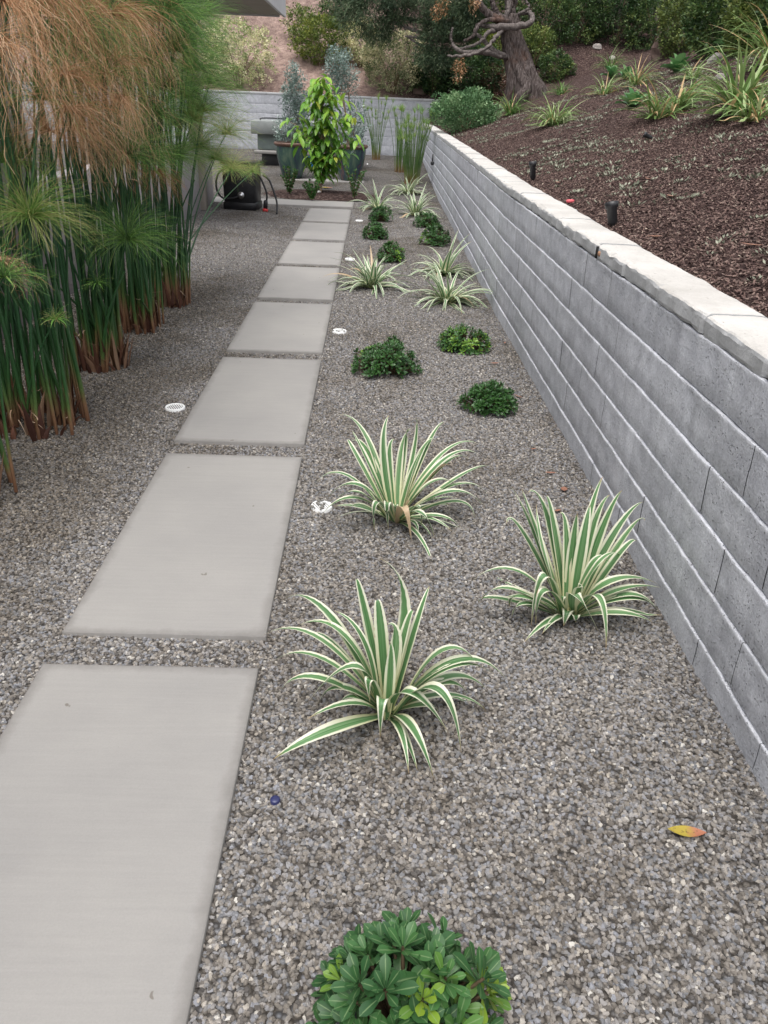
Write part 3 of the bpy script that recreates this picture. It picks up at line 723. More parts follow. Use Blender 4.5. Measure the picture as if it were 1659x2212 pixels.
def one_strap(mb, b, az, el, L, w, droop, tone=None, n=12, foldr=(.1, .22), tilt=0):
    t = np.linspace(0, 1, n); ds = L/(n-1); d = np.array([math.cos(az), math.sin(az)])
    P = [np.array(b)+np.array([d[0]*.015, d[1]*.015, 0])]; e = el
    for i in range(1, n):
        e -= droop*ds/L*(1.0+1.6*i/n)
        P.append(P[-1]+np.array([d[0]*math.cos(e)*ds, d[1]*math.cos(e)*ds, math.sin(e)*ds]))
    P = np.array(P); g0 = b[2]; P[:, 2] = np.maximum(P[:, 2], g0+.004)
    mb.blade(P, w, fold=random.uniform(*foldr), tone=random.uniform(.1, .9) if tone is None else tone, twist=random.uniform(-.6, .6))
def striped_random(px, py, R, label, n=46, seed=0, zt=None):
    n = int(n*1.3)
    b = at(px, py, 0); b[2] = gz(b[0], b[1]); mb = MB()
    for k in range(n):
        el = random.choice([random.uniform(.2, .8), random.uniform(.7, 1.35)]); up = el > .9
        one_strap(mb, b+np.array([random.uniform(-.03, .03), random.uniform(-.03, .03), 0]), random.uniform(0, 2*PI), el, R*random.uniform(.7, 1.2)*(1.0 if up else 1.0), .031*random.uniform(.8, 1.15), random.uniform(.6, 1.2) if not up else random.uniform(.2, .9), tone=.98 if random.random() < .03 else None)
    o = mb.build('striped_plant', M['striped'])
    return tag(o, label, 'plant', 'striped strap-leaved plants in the gravel')
T1 = [(960,400,.30,785,90,.46),(700,420,.28,650,230,.36),(800,500,.25,785,378,.30,1.15),(1040,520,.25,1125,270,.34,.8),(970,560,.24,1020,440,.29,.8),
(470,460,.27,180,360,.22),(400,605,.23,20,610,.15,.9),(420,740,.19,105,770,.12,.8),(640,790,.20,310,1060,.02),(380,860,.14,140,990,.02,.8),(450,1215,.08,105,1400,.01,1.15),
(815,1010,.14,805,1260,.02,.9),(1010,1190,.10,1155,1530,.0,1.1),(1170,940,.19,1330,1360,.02,1.1),(940,1220,.06,990,1490,.0,.7),(1300,755,.21,1640,900,.08),(1200,700,.23,1450,800,.17),
(1250,860,.13,1510,965,.04),(1200,900,.12,1390,1000,.04),(700,640,.22,500,430,.29,.8),(905,620,.22,840,530,.26,1.1),(500,650,.18,340,615,.16,.8),(560,930,.10,400,1040,.02,.8),(640,990,.07,530,1055,.02,.8),
(740,880,.16,740,1030,.08,1.0),(1080,1040,.07,1180,1090,.02,.8),(870,780,.18,870,640,.25,.9),(1260,800,.2,1560,860,.1,.9),(1000,960,.14,1250,1230,.03,1.0),(560,580,.24,250,545,.2,.8)]
T2 = [(520,380,.27,365,100,.40),(570,440,.25,465,125,.38),(650,330,.29,510,155,.38,1.1),(700,400,.27,650,180,.36),(800,480,.25,750,310,.32),(850,560,.22,885,310,.34,1.1),(960,400,.29,1080,30,.44,.9),
(1000,430,.27,1135,170,.38),(1080,420,.27,1225,135,.39,1.1),(1180,440,.24,1390,225,.32),(1250,480,.23,1395,370,.29,.9),(1200,620,.21,1330,525,.24),(420,745,.18,60,850,.09,.9),(380,880,.13,150,985,.04),
(300,955,.07,140,990,.03,.8),(470,940,.11,375,1020,.04),(640,780,.21,535,1170,.01,1.1),(640,890,.17,570,1160,.02,1.1),(870,930,.15,1060,1240,.0,1.3),(1040,940,.15,1100,1360,.0,1.1),(900,870,.14,900,945,.09),
(770,940,.09,770,1020,.05),(810,1050,.05,780,1165,.0,1.1),(870,1080,.04,870,1140,.01),(1150,820,.16,1500,850,.07),(1200,890,.13,1530,880,.07),(1250,950,.11,1500,1050,.02),(1270,920,.12,1520,1090,.01),
(1200,1060,.07,1460,1140,.01),(1050,680,.22,1230,640,.18,.8),(1000,690,.2,1130,690,.18,.8),(500,990,.09,390,1100,.02,.8),(470,450,.22,350,395,.24,.8),(640,650,.2,575,240,.34,.8),(930,500,.26,980,250,.36,1.1)]
T3 = [(440,290,.27,190,130,.32),(380,480,.22,300,330,.27),(440,470,.22,330,250,.30,.7),(590,430,.26,640,120,.40,1.1),(450,410,.22,300,390,.20),(640,480,.23,690,325,.30),(740,430,.24,840,230,.35),(760,440,.23,800,235,.35),
(850,400,.25,858,145,.39,.7),(960,370,.25,1105,180,.33),(900,450,.22,1030,330,.28),(820,620,.18,915,410,.28),(1100,430,.22,1410,385,.19,.8),(1100,490,.21,1400,465,.17,.8),(1100,530,.18,1300,500,.16),(1250,620,.16,1490,560,.14),
(1000,600,.16,1180,560,.16,.9,1),(1000,680,.18,1220,745,.11),(1150,760,.14,1440,905,.02),(1200,700,.13,1480,820,.05),(1190,840,.09,1350,1010,.0,.9),(380,705,.18,120,830,.05),(400,770,.16,190,840,.08),(330,810,.14,50,1000,.01,.8),
(280,620,.18,5,725,.09,.8),(400,870,.07,310,940,.02,.8),(540,850,.15,520,1100,.0),(625,850,.15,635,1085,.0),(690,870,.11,690,970,.04,.8),(765,890,.14,825,1170,.0,1.0,1),(890,930,.13,1015,1150,.0,1.1),(875,880,.12,905,1050,.01,.9),
(1040,960,.07,1235,1075,.0,.8),(840,1010,.04,880,1120,.0,.8)]
striped_traced(T1, (850, 1060), (640, 1360, .3858), .0335, .9, 7, 'large striped plant nearest the camera, beside the gap between the first two slabs')
striped_traced(T2, (830, 1060), (1150, 1180, .3315), .0335, .95, 6, 'upright striped plant touching the foot of the block wall in the foreground')
striped_traced(T3, (690, 960), (780, 1000, .3014), .0310, .92, 10, 'striped plant beside the leaf-strewn white drain and the second slab')
striped_random(803, 618, .42, 'striped plant between the fifth slab and a small dark shrub', 52)
striped_random(957, 588, .40, 'striped plant partly hidden behind another, next to the wall', 46)
striped_random(966, 648, .42, 'striped plant close to the wall, the front one of an overlapping pair', 50)
striped_random(814, 449, .44, 'small far striped plant near the end of the path, right of the mulch bed', 46)
striped_random(896, 464, .46, 'far striped plant nearest the wall, in front of its twin', 48)
striped_random(882, 420, .46, 'farthest striped plant, at the foot of the tall rushes by the wall', 46)

# ------------------------------------------------------------------ dwarf rosette shrubs
def rosette(mb, c, ax, n, L, tone, spread=1.0, detailed=True):
    ax = ax/np.linalg.norm(ax); ref = np.array([1., 0, 0]) if abs(ax[0]) < .8 else np.array([0, 1., 0])
    a = np.cross(ax, ref); a /= np.linalg.norm(a); b = np.cross(ax, a)
    ph = rng.uniform(0, 6.28)
    for k in range(n):
        th = ph+k*2.399; f = k/n; tilt = (.35+1.0*f)*spread+rng.uniform(-.12, .12)
        d = ax*math.cos(tilt)+(a*math.cos(th)+b*math.sin(th))*math.sin(tilt)
        l = L*(.55+.55*f)*rng.uniform(.85, 1.1); tn = float(np.clip(tone+rng.uniform(-.1, .1)-(.12*f if tone > .7 else 0), 0, 1))
        base = c+d*.004-ax*.016*f
        if detailed:
            m = 8; t = np.linspace(0, 1, m)
            dn = np.cross(np.cross(d, ax), d); dn /= np.linalg.norm(dn)+1e-9
            P = base+d*(t*l)[:, None]-dn*(.13*l*t**2)[:, None]
            pr = lambda t: np.sqrt(np.clip(1-((t-.66)/.34)**2, 0, 1))*(t > .66)+(.14+.86*np.clip(t/.66, 0, 1)**1.25)*(t <= .66)
            mb.blade(P, l*.40, up=dn, fold=.10, tone=tn, prof=pr)
        else:
            mb.kites(base[None], d[None], (ax+d*.01)[None], l, l*.42, tn, .15)
def dwarf_shrub(px, py, w, h, label, nros, L, zc=0, detailed=False, yellow=None, seed=0, lob=None):
    b = at(px, py, 0); dist = np.linalg.norm(b-CAM); 
    r = w/2*dist/F_PX; H = h; b[2] = gz(b[0], b[1])
    root = empty('dwarf_shrub', tuple(b), label, 'shrub', 'low dark green shrubs in the gravel')
    mb = MB(); st = MB()
    k = 0
    while k < nros:
        th = rng.uniform(0, 2*PI); e = math.asin(rng.uniform(.02, 1)); u = np.array([math.cos(th)*math.cos(e), math.sin(th)*math.cos(e), math.sin(e)])
        lump = 1+.16*nz(u[0]*2.2+px, u[1]*2.2, u[2]*2)
        rr = rng.choice([rng.uniform(.85, 1.02), rng.uniform(.55, .9)], p=[.75, .25])
        c = b+np.array([u[0]*r, u[1]*r*.85, u[2]*H])*lump*rr+np.array([0, 0, .02])
        if lob:
            c = c+np.array(lob(u))
        ax = u*np.array([1, 1, 1.0])+np.array([0, 0, .55])
        tone = rng.uniform(.1, .5)
        if yellow and yellow(u, k): tone = rng.uniform(.75, 1.0)
        rosette(mb, c, ax, int(rng.integers(9, 13)) if detailed else 8, L*rng.uniform(.85, 1.1), tone, detailed=detailed)
        st.tube([b+np.array([u[0]*.02, u[1]*.02, 0]), b*.5+c*.5-np.array([0, 0, .01]), c], [.004, .003, .002], 4, cap=False)
        k += 1
    lf = mb.build('foliage', M['pitto'] if detailed else M['pitto_far']); adopt(lf, root)
    adopt(st.build('stems', M['stemwood']), root)
    return root
near = at(876, 2185, .06)
b_ = near.copy()
# foreground shrub is placed so that its dome, not its foot, shows at the bottom of the frame
def near_shrub():
    b = near.copy(); b[2] = gz(b[0], b[1]); r = .132; H = .20
    root = empty('dwarf_shrub', tuple(b), 'large glossy shrub with some yellow-green rosettes at the bottom of the photo', 'shrub', 'low dark green shrubs in the gravel')
    mb = MB(); st = MB(); pts = []
    tries = 0
    while len(pts) < 84 and tries < 4000:
        tries += 1
        th = rng.uniform(0, 2*PI); e = math.asin(rng.uniform(.0, 1)); u = np.array([math.cos(th)*math.cos(e), math.sin(th)*math.cos(e), math.sin(e)])
        c = b+np.array([u[0]*r*1.05, u[1]*r, u[2]*H])*(1+.30*nz(u[0]*2, u[1]*2, 4))*rng.choice([1.0, .8], p=[.7, .3])+np.array([0, 0, .02])
        if all(np.linalg.norm(c-p) > .027 for p in pts): pts.append(c)
        else: continue
        ax = u+np.array([0, 0, .45]); yl = u[1] < .25 and len(pts) % 4 == 1
        rosette(mb, c, ax, int(rng.integers(9, 13)), .056*rng.uniform(.85, 1.15), rng.uniform(.72, 1.0) if yl else rng.uniform(.08, .5), spread=.95)
        st.tube([b+np.array([u[0]*.02, u[1]*.02, 0]), b*.5+c*.5, c], [.006, .004, .003], 5, cap=False)
    adopt(mb.build('foliage', M['pitto']), root); adopt(st.build('stems', M['stemwood']), root)
near_shrub()
dwarf_shrub(830, 797, 150, .13, 'widest dark shrub, a low mound right of the fourth slab', 210, .036, detailed=False, yellow=lambda u, k: (u[0] < -.2 and u[1] > 0 and rng.random() < .3), lob=lambda u: (0, 0, .06*max(0, 1-abs(u[0]-.25)*3)))
dwarf_shrub(1003, 748, 112, .13, 'bright green shrub with new leaves on two mounds near the wall', 170, .036, yellow=lambda u, k: rng.random() < .42, lob=lambda u: (0, 0, -.03*max(0, 1-abs(u[0]-.35)*5)))
dwarf_shrub(1058, 878, 118, .13, 'darkest round shrub beside the wall, behind the upright striped plant', 190, .034)
dwarf_shrub(810, 513, 52, .17, 'small round dark shrub just right of the seventh slab', 120, .04)
dwarf_shrub(823, 475, 50, .17, 'small round dark shrub in front of the small far striped plant', 120, .04)
dwarf_shrub(921, 487, 52, .16, 'small round dark shrub near the wall below the far striped pair', 120, .04)
dwarf_shrub(941, 526, 62, .19, 'dark shrub close to the wall, half behind a striped plant', 140, .04, yellow=lambda u, k: u[0] < -.6 and rng.random() < .5)
dwarf_shrub(845, 562, 55, .17, 'small dark shrub mostly behind the mid-path striped plant', 120, .04, yellow=lambda u, k: u[0] > .3 and rng.random() < .3)

# ------------------------------------------------------------------ papyrus
def umbel(c, R, n, mat, dry, tone0, lean=(0, 0), name='flower_head'):
    mb = MB(); m = 8 if dry else 7
    t = np.linspace(0, 1, m); lean = np.array([lean[0], lean[1], 0])
    tuft = runit(9)*np.array([1, 1, .4])+np.array([.15, 0, .4]) if dry else None
    for k in range(n):
        az = rng.uniform(0, 2*PI)
        if dry:
            tf = tuft[k % 9]; d = tf*.8+runit(1)[0]*.35
            el = rng.uniform(.2, 1.35); L = R*rng.uniform(.6, 1.3); g = rng.uniform(.9, 2.4)
            d = d/np.linalg.norm(d)
        else:
            el = math.asin(rng.uniform(.0, .99)**.8); L = R*rng.uniform(.75, 1.1); g = rng.uniform(.3, 1.15)
            d = np.array([math.cos(az)*math.cos(el), math.sin(az)*math.cos(el), math.sin(el)])
        P = [np.array(c)]; v = d+lean*.25
        ds = L/(m-1)
        for i in range(1, m):
            v = v+np.array([lean[0]*.10, lean[1]*.10, -g/(m-1)*(1.0+.9*i/m)]); v = v/np.linalg.norm(v)
            P.append(P[-1]+v*ds)
        P = np.array(P)+rng.normal(0, .0022 if dry else .0010, (m, 3))*np.arange(m)[:, None]
        W = (.0015 if dry else .0018)*(1-.5*t)
        side = np.cross(P[-1]-P[0], runit(1)[0]); side /= np.linalg.norm(side)+1e-9
        A = P-side*W[:, None]/2; B = P+side*W[:, None]/2; V = np.stack([A, B], 1).reshape(-1, 3)
        i = np.arange(m-1)*2; Q = np.stack([i, i+1, i+3, i+2], 1)
        tn = np.clip(tone0+rng.normal(0, .22)+.2*t, 0, 1); mb.add(V, Q, tone=np.repeat(tn, 2))
    # bracts at the hub
    for k in range(7):
        az = k*.9+rng.uniform(0, .5); d = np.array([math.cos(az), math.sin(az), .4]); tt = np.linspace(0, 1, 5)[:, None]
        mb.blade(np.array(c)+d*tt*.07-np.array([0, 0, .05])*tt**2, .009, tone=.9 if dry else .6)
    return mb
def stem_pts(b, top, bow, n=14):
    t = np.linspace(0, 1, n)[:, None]; b = np.array(b); top = np.array(top)
    h = top-b; mid = b+np.array([h[0]*.22, h[1]*.22, h[2]*.55])+np.array([bow[0], bow[1], 0])
    return (1-t)**2*b+2*t*(1-t)*mid+t*t*top
def papyrus(px, py, r, heads, nfree, label, zr=(1.5, 2.5), freedry=.5, nyoung=2):
    b = at(px, py, 0); b[2] = gz(b[0], b[1])
    root = empty('papyrus_clump', tuple(b), label, 'papyrus', 'papyrus clumps along the house wall')
    def one(top, dry, R, n, tone, rad=.0085, lean=None):
        a = rng.uniform(0, 6.28); q = r*math.sqrt(rng.uniform(0, 1)); base = b+np.array([math.cos(a)*q, math.sin(a)*q, 0])
        off = (np.array(top)-b)[:2]; base[:2] += off/np.linalg.norm(off)*r*.3
        P = stem_pts(base, top, (rng.uniform(-.03, .03), rng.uniform(-.03, .03)))
        T = np.linspace(0, 1, len(P)); z = P[:, 2]-b[2]; br = rng.uniform(.06, .24)
        tn = np.where(z < br, np.clip(.08+z/br*.22, 0, .32), np.clip(.36+(z-br)*1.1, 0, rng.uniform(.6, .85)))
        m = MB(); rd = rng.uniform(.8, 1.25)*rad; m.tube(P, rd*(1-.55*T), 6, tone=tn, cap=False)
        so = m.build('stem', M['pap_stem']); adopt(so, root)
        if n:
            ln = lean if lean is not None else ((rng.uniform(-.15, .32), rng.uniform(-.3, .3)) if dry else (rng.uniform(-.2, .3), rng.uniform(-.2, .2)))
            uo = umbel(top, R, n, None, dry, tone, ln).build('flower_head', M['pap_dry'] if dry else M['pap_green'])
            uo.parent = so; uo.matrix_parent_inverse = Matrix.Translation(-Vector(root.location))
            uo.matrix_parent_inverse = Matrix.Identity(4)
            if dry: uo['label'] = 'dry tan orange drooping flower head'
    for (hx, hy, dy, kind, R, n) in heads:
        top = at_y(hx, hy, b[1]+dy); dry = kind == 'd'
        one(top, dry, R*(.85 if dry else 1.05), int(n*(.95 if dry else 1.3)), {'d': rng.uniform(.3, .7), 'g': .35, 'b': .7, 'y': .8}[kind])
    for k in range(nfree):
        dry = rng.random() < freedry; zt = rng.uniform(*zr)
        a = rng.uniform(0, 6.28); q = rng.uniform(.05, .42)
        top = b+np.array([math.cos(a)*q*.8+.05, math.sin(a)*q, 0]); top[2] = zt; top[0] = max(top[0], -2.2)
        one(top, dry, .26, 110 if dry else 170, .5 if dry else .35)
    for k in range(nfree+10):      # flowerless and broken stems filling the clump
        a = rng.uniform(0, 6.28); q = rng.uniform(.02, .38); zt = rng.uniform(.7, 2.6) if k % 4 else rng.uniform(.2, .9)
        top = b+np.array([math.cos(a)*q*.7, math.sin(a)*q*1.1, 0]); top[2] = zt; top[0] = max(top[0], -2.2)
        one(top, False, .1, 0, .4, rad=.0095)
    # broken sheaths around the foot
    mb = MB()
    for k in range(int(70*r/.16)):
        a = rng.uniform(0, 6.28); q = r*rng.uniform(.55, 1.12); p = b+np.array([math.cos(a)*q, math.sin(a)*q, -.01])
        L = rng.uniform(.06, .26); d = np.array([math.cos(a)*rng.uniform(-.1, .35), math.sin(a)*rng.uniform(-.1, .35), 1.0]); d /= np.linalg.norm(d)
        t = np.linspace(0, 1, 6)[:, None]; cur = np.array([rng.normal(0, .03), rng.normal(0, .03), 0])
        mb.blade(p+d*t*L+cur*t**2, rng.uniform(.012, .03), up=np.array([math.cos(a), math.sin(a), .1]), fold=-.25, tone=rng.uniform(0, .8))
    for k in range(26):
        a = rng.uniform(0, 6.28); q = r*rng.uniform(.7, 1.25); p = b+np.array([math.cos(a)*q, math.sin(a)*q, rng.uniform(.02, .25)])
        t = np.linspace(0, 1, 6)[:, None]; d = runit(1)[0]*np.array([1, 1, .6]); cur = runit(1)[0]*.05
        mb.blade(p+d*t*rng.uniform(.03, .09)+cur*t**2, .005, tone=rng.uniform(.75, 1))
    adopt(mb.build('dry_sheaths', M['sheath']), root)
    return root
# (head px, head py, depth offset, kind, radius, rays)
papyrus(-120, 1080, .20, [(8, 600, .0, 'g', .17, 170), (-10, 560, .1, 'd', .2, 120), (5, 0, .1, 'd', .40, 300), (-20, 90, 0, 'd', .38, 240), (30, -50, .2, 'd', .42, 300)], 6,
        'papyrus clump off the left edge, only its drooping orange heads in view', zr=(1.8, 2.5))
papyrus(70, 912, .20, [(66, 470, -.1, 'b', .28, 460), (15, 350, .1, 'g', .26, 340), (125, -20, .0, 'd', .42, 320), (100, 90, .3, 'g', .28, 240), (135, 160, .0, 'd', .30, 200), (90, 215, .1, 'g', .28, 240),
        (150, 235, .0, 'd', .36, 240), (110, 285, .1, 'd', .30, 180), (170, 60, .2, 'g', .28, 240), (120, 690, -.15, 'b', .07, 70), (85, 30, .3, 'g', .3, 260), ], 14,
        'nearest papyrus clump with its whole foot in view, bright green head over its stems', zr=(2.0, 2.8), freedry=.1)
papyrus(212, 786, .16, [(238, 28, .0, 'd', .50, 460), (250, 130, .0, 'd', .36, 260), (190, 70, .2, 'd', .38, 260), (225, 165, -.05, 'g', .30, 320), (275, 520, -.1, 'g', .30, 420), (262, 215, -.05, 'd', .36, 280), (196, 180, .2, 'd', .34, 240), (215, 95, .2, 'g', .30, 300),
        (180, 250, .1, 'g', .28, 240), (270, 335, .1, 'g', .30, 360), (150, 275, -.1, 'd', .40, 300), (210, 612, -.15, 'g', .09, 80), (150, 130, .2, 'g', .28, 240), (240, 310, .3, 'g', .26, 240)], 12,
        'second papyrus clump from the left, under the thickest orange heads', zr=(2.0, 2.9), freedry=.1)
papyrus(306, 708, .14, [(345, 45, .1, 'g', .36, 420), (320, 140, .2, 'g', .34, 360), (330, 250, .1, 'g', .32, 360), (318, 345, .1, 'g', .30, 380), (262, 352, -.05, 'd', .32, 220), (335, 372, .1, 'd', .26, 160), (300, 300, .3, 'g', .30, 300), (378, 110, .3, 'g', .36, 360), (365, 20, .2, 'g', .36, 340), (355, 190, .2, 'g', .34, 340)], 12,
        'third papyrus clump from the left, slim with one dry head hanging low', zr=(1.9, 2.8), freedry=.15)
papyrus(364, 655, .13, [(380, 340, .0, 'g', .34, 440), (418, 150, .2, 'g', .38, 400), (436, 240, .3, 'g', .36, 400), (398, 90, .3, 'g', .38, 380), (488, 290, .7, 'y', .28, 260), (500, 368, 1.2, 'y', .24, 260), (428, 320, .5, 'g', .3, 300), (400, 210, .1, 'g', .36, 380), (432, 40, .4, 'g', .36, 300), (463, 345, .5, 'y', .24, 220), (545, 372, 1.6, 'b', .16, 150), (384, 270, .3, 'y', .32, 280), (452, 180, .5, 'g', .32, 280), (416, 260, .1, 'y', .34, 260)], 14,
        'farthest papyrus clump, its green heads leaning over the black box', zr=(1.7, 2.6), freedry=.05)

# ------------------------------------------------------------------ rush clumps at the far right of the yard
def rushes(px, py, r, n, H, label, wide=.25, heads=True):
    b = at(px, py, 0.0); d0 = ray(px, py)
    t = 1.0
    b = hit(px, py); mb = MB(); hd = MB()
    root = empty('rush_clump', tuple(b), label, 'rushes', 'rush clumps by the far end of the wall')
    for k in range(n):
        a = rng.uniform(0, 6.28); q = r*math.sqrt(rng.random()); base = b+np.array([math.cos(a)*q, math.sin(a)*q, -.01])
        h = H*rng.uniform(.55, 1.0); out = wide*rng.uniform(.1, 1)*h
        top = base+np.array([math.cos(a)*out, math.sin(a)*out, h]); P = stem_pts(base, top, (0, 0), 8); z = (P[:, 2]-b[2])/H
        mb.tube(P, .006*(1-.5*np.linspace(0, 1, 8)), 4, tone=np.clip(z*2.2, 0, rng.uniform(.5, .9)), cap=False)
        if heads and rng.random() < .55:
            for j in range(26):
                aa = rng.uniform(0, 6.28); e = rng.uniform(.7, 1.4); dd = np.array([math.cos(aa)*math.cos(e), math.sin(aa)*math.cos(e), math.sin(e)]); tt = np.linspace(0, 1, 4)[:, None]
                hd.blade(top+dd*tt*rng.uniform(.10, .17)-np.array([0, 0, .02])*tt**2, .005, tone=rng.uniform(.4, 1))
    adopt(mb.build('stems', M['rush']), root)
    if heads: adopt(hd.build('flower_heads', M['pap_green']), root)
rushes(812, 345, .10, 30, 1.25, 'narrow rush clump in front of the far wall', .30)
rushes(866, 372, .13, 46, 1.15, 'rush clump between the narrow one and the clump at the wall', .22)
rushes(889, 398, .13, 70, 1.25, 'densest rush clump, standing against the right wall behind the striped plants', .28)

# ------------------------------------------------------------------ generic shrubs made of leafy sprigs
def foliage(mb, c, R, nspr, k, L, W, tone=(0, 1), seed=0, up=.3, shell=.75, hang=0.0, lumps=.25, core=True):
    c = np.array(c, float); R = np.array(R, float)
    u = runit(nspr); 
    rad = np.where(rng.random(nspr) < shell, rng.uniform(.82, 1.05, nspr), rng.uniform(.35, .85, nspr))
    lum = np.array([1+lumps*(nz(a[0]*1.8+seed, a[1]*1.8, a[2]*1.8)*1.3+.5*nz(a[0]*4.5+seed, a[1]*4.5, a[2]*4.5)) for a in u])
    C = c+u*R*(rad*lum)[:, None]
    tl = np.array([nz(a[0]*2.6+seed+11, a[1]*2.6, a[2]*2.6) for a in u])
    ax = u+np.array([0, 0, up]); ax[:, 2] -= hang
    P = np.repeat(C, k, axis=0); A = np.repeat(ax, k, axis=0)
    D = A/np.linalg.norm(A, axis=1)[:, None]*.8+runit(len(P))*.75; 
    P = P+runit(len(P))*L*.9
    Nn = runit(len(P))*.7+np.array([0, 0, .8])
    lo, hi = tone
    tn = np.clip(lo+(hi-lo)*(.42+np.repeat(tl, k)*.9+rng.normal(0, .2, len(P))), 0, 1)
    mb.quads(P, D, Nn, L*rng.uniform(.6, 1.3, len(P)), W*rng.uniform(.7, 1.3, len(P)), tn)
def shrub(name, base, w, h, mat, label, cat='shrub', group=None, nspr=420, k=10, L=.055, W=.03, depth=None, up=.3, hang=0, stems=6, shell=.75, lumps=.25, tone=(0, 1), lift=.5, skip=True, pos=None, stemmat='stemwood'):
    """base pixel, width and height in pixels at the distance where that pixel meets the bank"""
    p = pos if pos is not None else hit(base[0], base[1], skip)
    dist = float((p-CAM)@FW); ww = w/F_PX*dist; hh = h/F_PX*dist
    root = empty(name, tuple(p), label, cat, group); dp = depth if depth else ww*.42
    mb = MB(); foliage(mb, p+np.array([0, dp*.35, hh*lift]), (ww/2, dp, hh*(1-lift)*1.02), nspr, k, L, W, seed=base[0]*.13, up=up, hang=hang, shell=shell, lumps=lumps, tone=tone)
    adopt(mb.build('foliage', mat), root)
    if stems:
        st = MB()
        for i in range(stems):
            a = i*2.4; q = p+np.array([math.cos(a)*.04, math.sin(a)*.04, -.03]); e = p+np.array([math.cos(a)*ww*.3, dp*.35+math.sin(a)*dp*.5, hh*rng.uniform(.45, .85)])
            st.tube(stem_pts(q, e, (rng.normal(0, .03), rng.normal(0, .03)), 7), np.linspace(.016, .006, 7), 5, cap=False)
        adopt(st.build('stems', M[stemmat]), root)
    return root, p, ww, hh
BG = 'shrubs on the banks behind the walls'
shrub('variegated_shrub', (517, 192), 145, 128, M['varieg'], 'rounded cream and green variegated shrub above the left part of the far wall', group=BG, nspr=900, k=9, L=.05, W=.03)
shrub('leafy_shrub', (462, 130), 60, 62, M['mint'], 'fresh green tuft peeping out left of the cream variegated shrub', group=BG, nspr=200, k=8)
shrub('olive_shrub', (692, 142), 118, 92, M['olive'], 'yellowish olive green shrub on the bare bank above the potted plants', group=BG, nspr=700, k=9, L=.06, W=.035)
shrub('leafy_shrub', (650, 96), 80, 70, M['hedge_y'], 'thin straggly green shrub up the bare bank beside the roof corner', group=BG, nspr=190, k=8, L=.07, W=.035, shell=.5)
shrub('leafy_shrub', (735, 60), 90, 80, M['hedge'], 'loose green shrub high on the bank left of the grey tree foliage', group=BG, nspr=420, k=9, L=.07, W=.035)
shrub('variegated_shrub', (776, 145), 100, 86, M['varieg'], 'smaller cream variegated shrub behind the right potted plant', group=BG, nspr=650, k=9, L=.05, W=.03)
shrub('variegated_shrub', (848, 202), 145, 118, M['varieg2'], 'dusty cream variegated shrub overhanging the right half of the far wall', group=BG, nspr=1150, k=9, L=.05, W=.03)
shrub('dark_shrub', (932, 207), 84, 80, M['darkleaf'], 'dark green shrub above the right end of the far wall, right of the variegated one', group=BG, nspr=800, k=9, L=.06, W=.035)
shrub('dark_shrub', (1022, 216), 130, 96, M['darkleaf'], 'dense dark shrub directly left of the twisted trunk', group=BG, nspr=1100, k=9, L=.06, W=.035)
shrub('leafy_shrub', (1052, 150), 80, 80, M['olive'], 'yellow-green shrub seen under the bare twisted limbs', group=BG, nspr=450, k=9, L=.06, W=.035)
shrub('reddish_shrub', (1062, 220), 66, 66, M['redleaf'], 'sparse reddish brown shrub at the left foot of the twisted trunk', group=BG, nspr=220, k=8, L=.06, W=.03)
shrub('creeping_shrub', (1006, 282), 140, 74, M['mint'], 'pale green mounded ground shrub spilling beside the wall corner', group=BG, nspr=1100, k=9, L=.045, W=.028, depth=.8)
shrub('leafy_shrub', (1196, 178), 62, 56, M['hedge'], 'small green bush just right of the twisted trunk', group=BG, nspr=330, k=9, L=.05, W=.03)
shrub('leafy_shrub', (1150, 150), 90, 75, M['hedge_y'], 'greenish yellow bush half hidden by the twisted trunk', group=BG, nspr=420, k=9, L=.06, W=.035)
shrub('leafy_shrub', (1222, 165), 38, 34, M['hedge'], 'tiny green bush at the edge of the mulch, right of the small bush', group=BG, nspr=140, k=8, L=.05, W=.03)
hb = [(1165, 112, 150, 150, 'hedge', 'hedge bush directly behind the twisted trunk'), (1245, 92, 130, 120, 'hedge', 'leftmost free standing hedge bush, right of the twisted tree'), (1330, 98, 130, 130, 'darkleaf', 'dark hedge bush above the pale rocks at the top of the slope'),
      (1262, 40, 150, 110, 'darkleaf', 'hedge bush in the back row behind the leftmost ones'), (1410, 104, 130, 140, 'hedge', 'hedge bush behind the brown pointed rock'), (1480, 112, 120, 140, 'hedge_y', 'yellowish hedge bush with a climbing vine at its left'),
      (1380, 45, 170, 120, 'hedge', 'back row hedge bush between pale bare trunks'), (1550, 120, 140, 150, 'hedge', 'hedge bush behind the large broad-leaved plant'), (1640, 112, 150, 150, 'hedge_y', 'rightmost hedge bush, cut by the photo edge'),
      (1500, 50, 180, 130, 'darkleaf', 'dark back row hedge mass right of the middle'), (1620, 50, 180, 130, 'hedge', 'back row hedge bush at the top right corner'), (1730, 120, 150, 150, 'hedge', 'hedge bush mostly beyond the right edge of the photo'), (1090, 90, 150, 130, 'hedge', 'hedge bush behind the limbs left of the twisted trunk'), (1010, 70, 150, 120, 'hedge_y', 'yellowish bush high on the bank behind the grey tree crown')]
for (x, y, w, h, mt, lb) in hb:
    shrub('hedge_bush', (x, y), w, h, M[mt], lb, 'bush', 'hedge bushes along the top of the slope', nspr=950, k=9, L=.06, W=.034, stems=4, lift=.45)
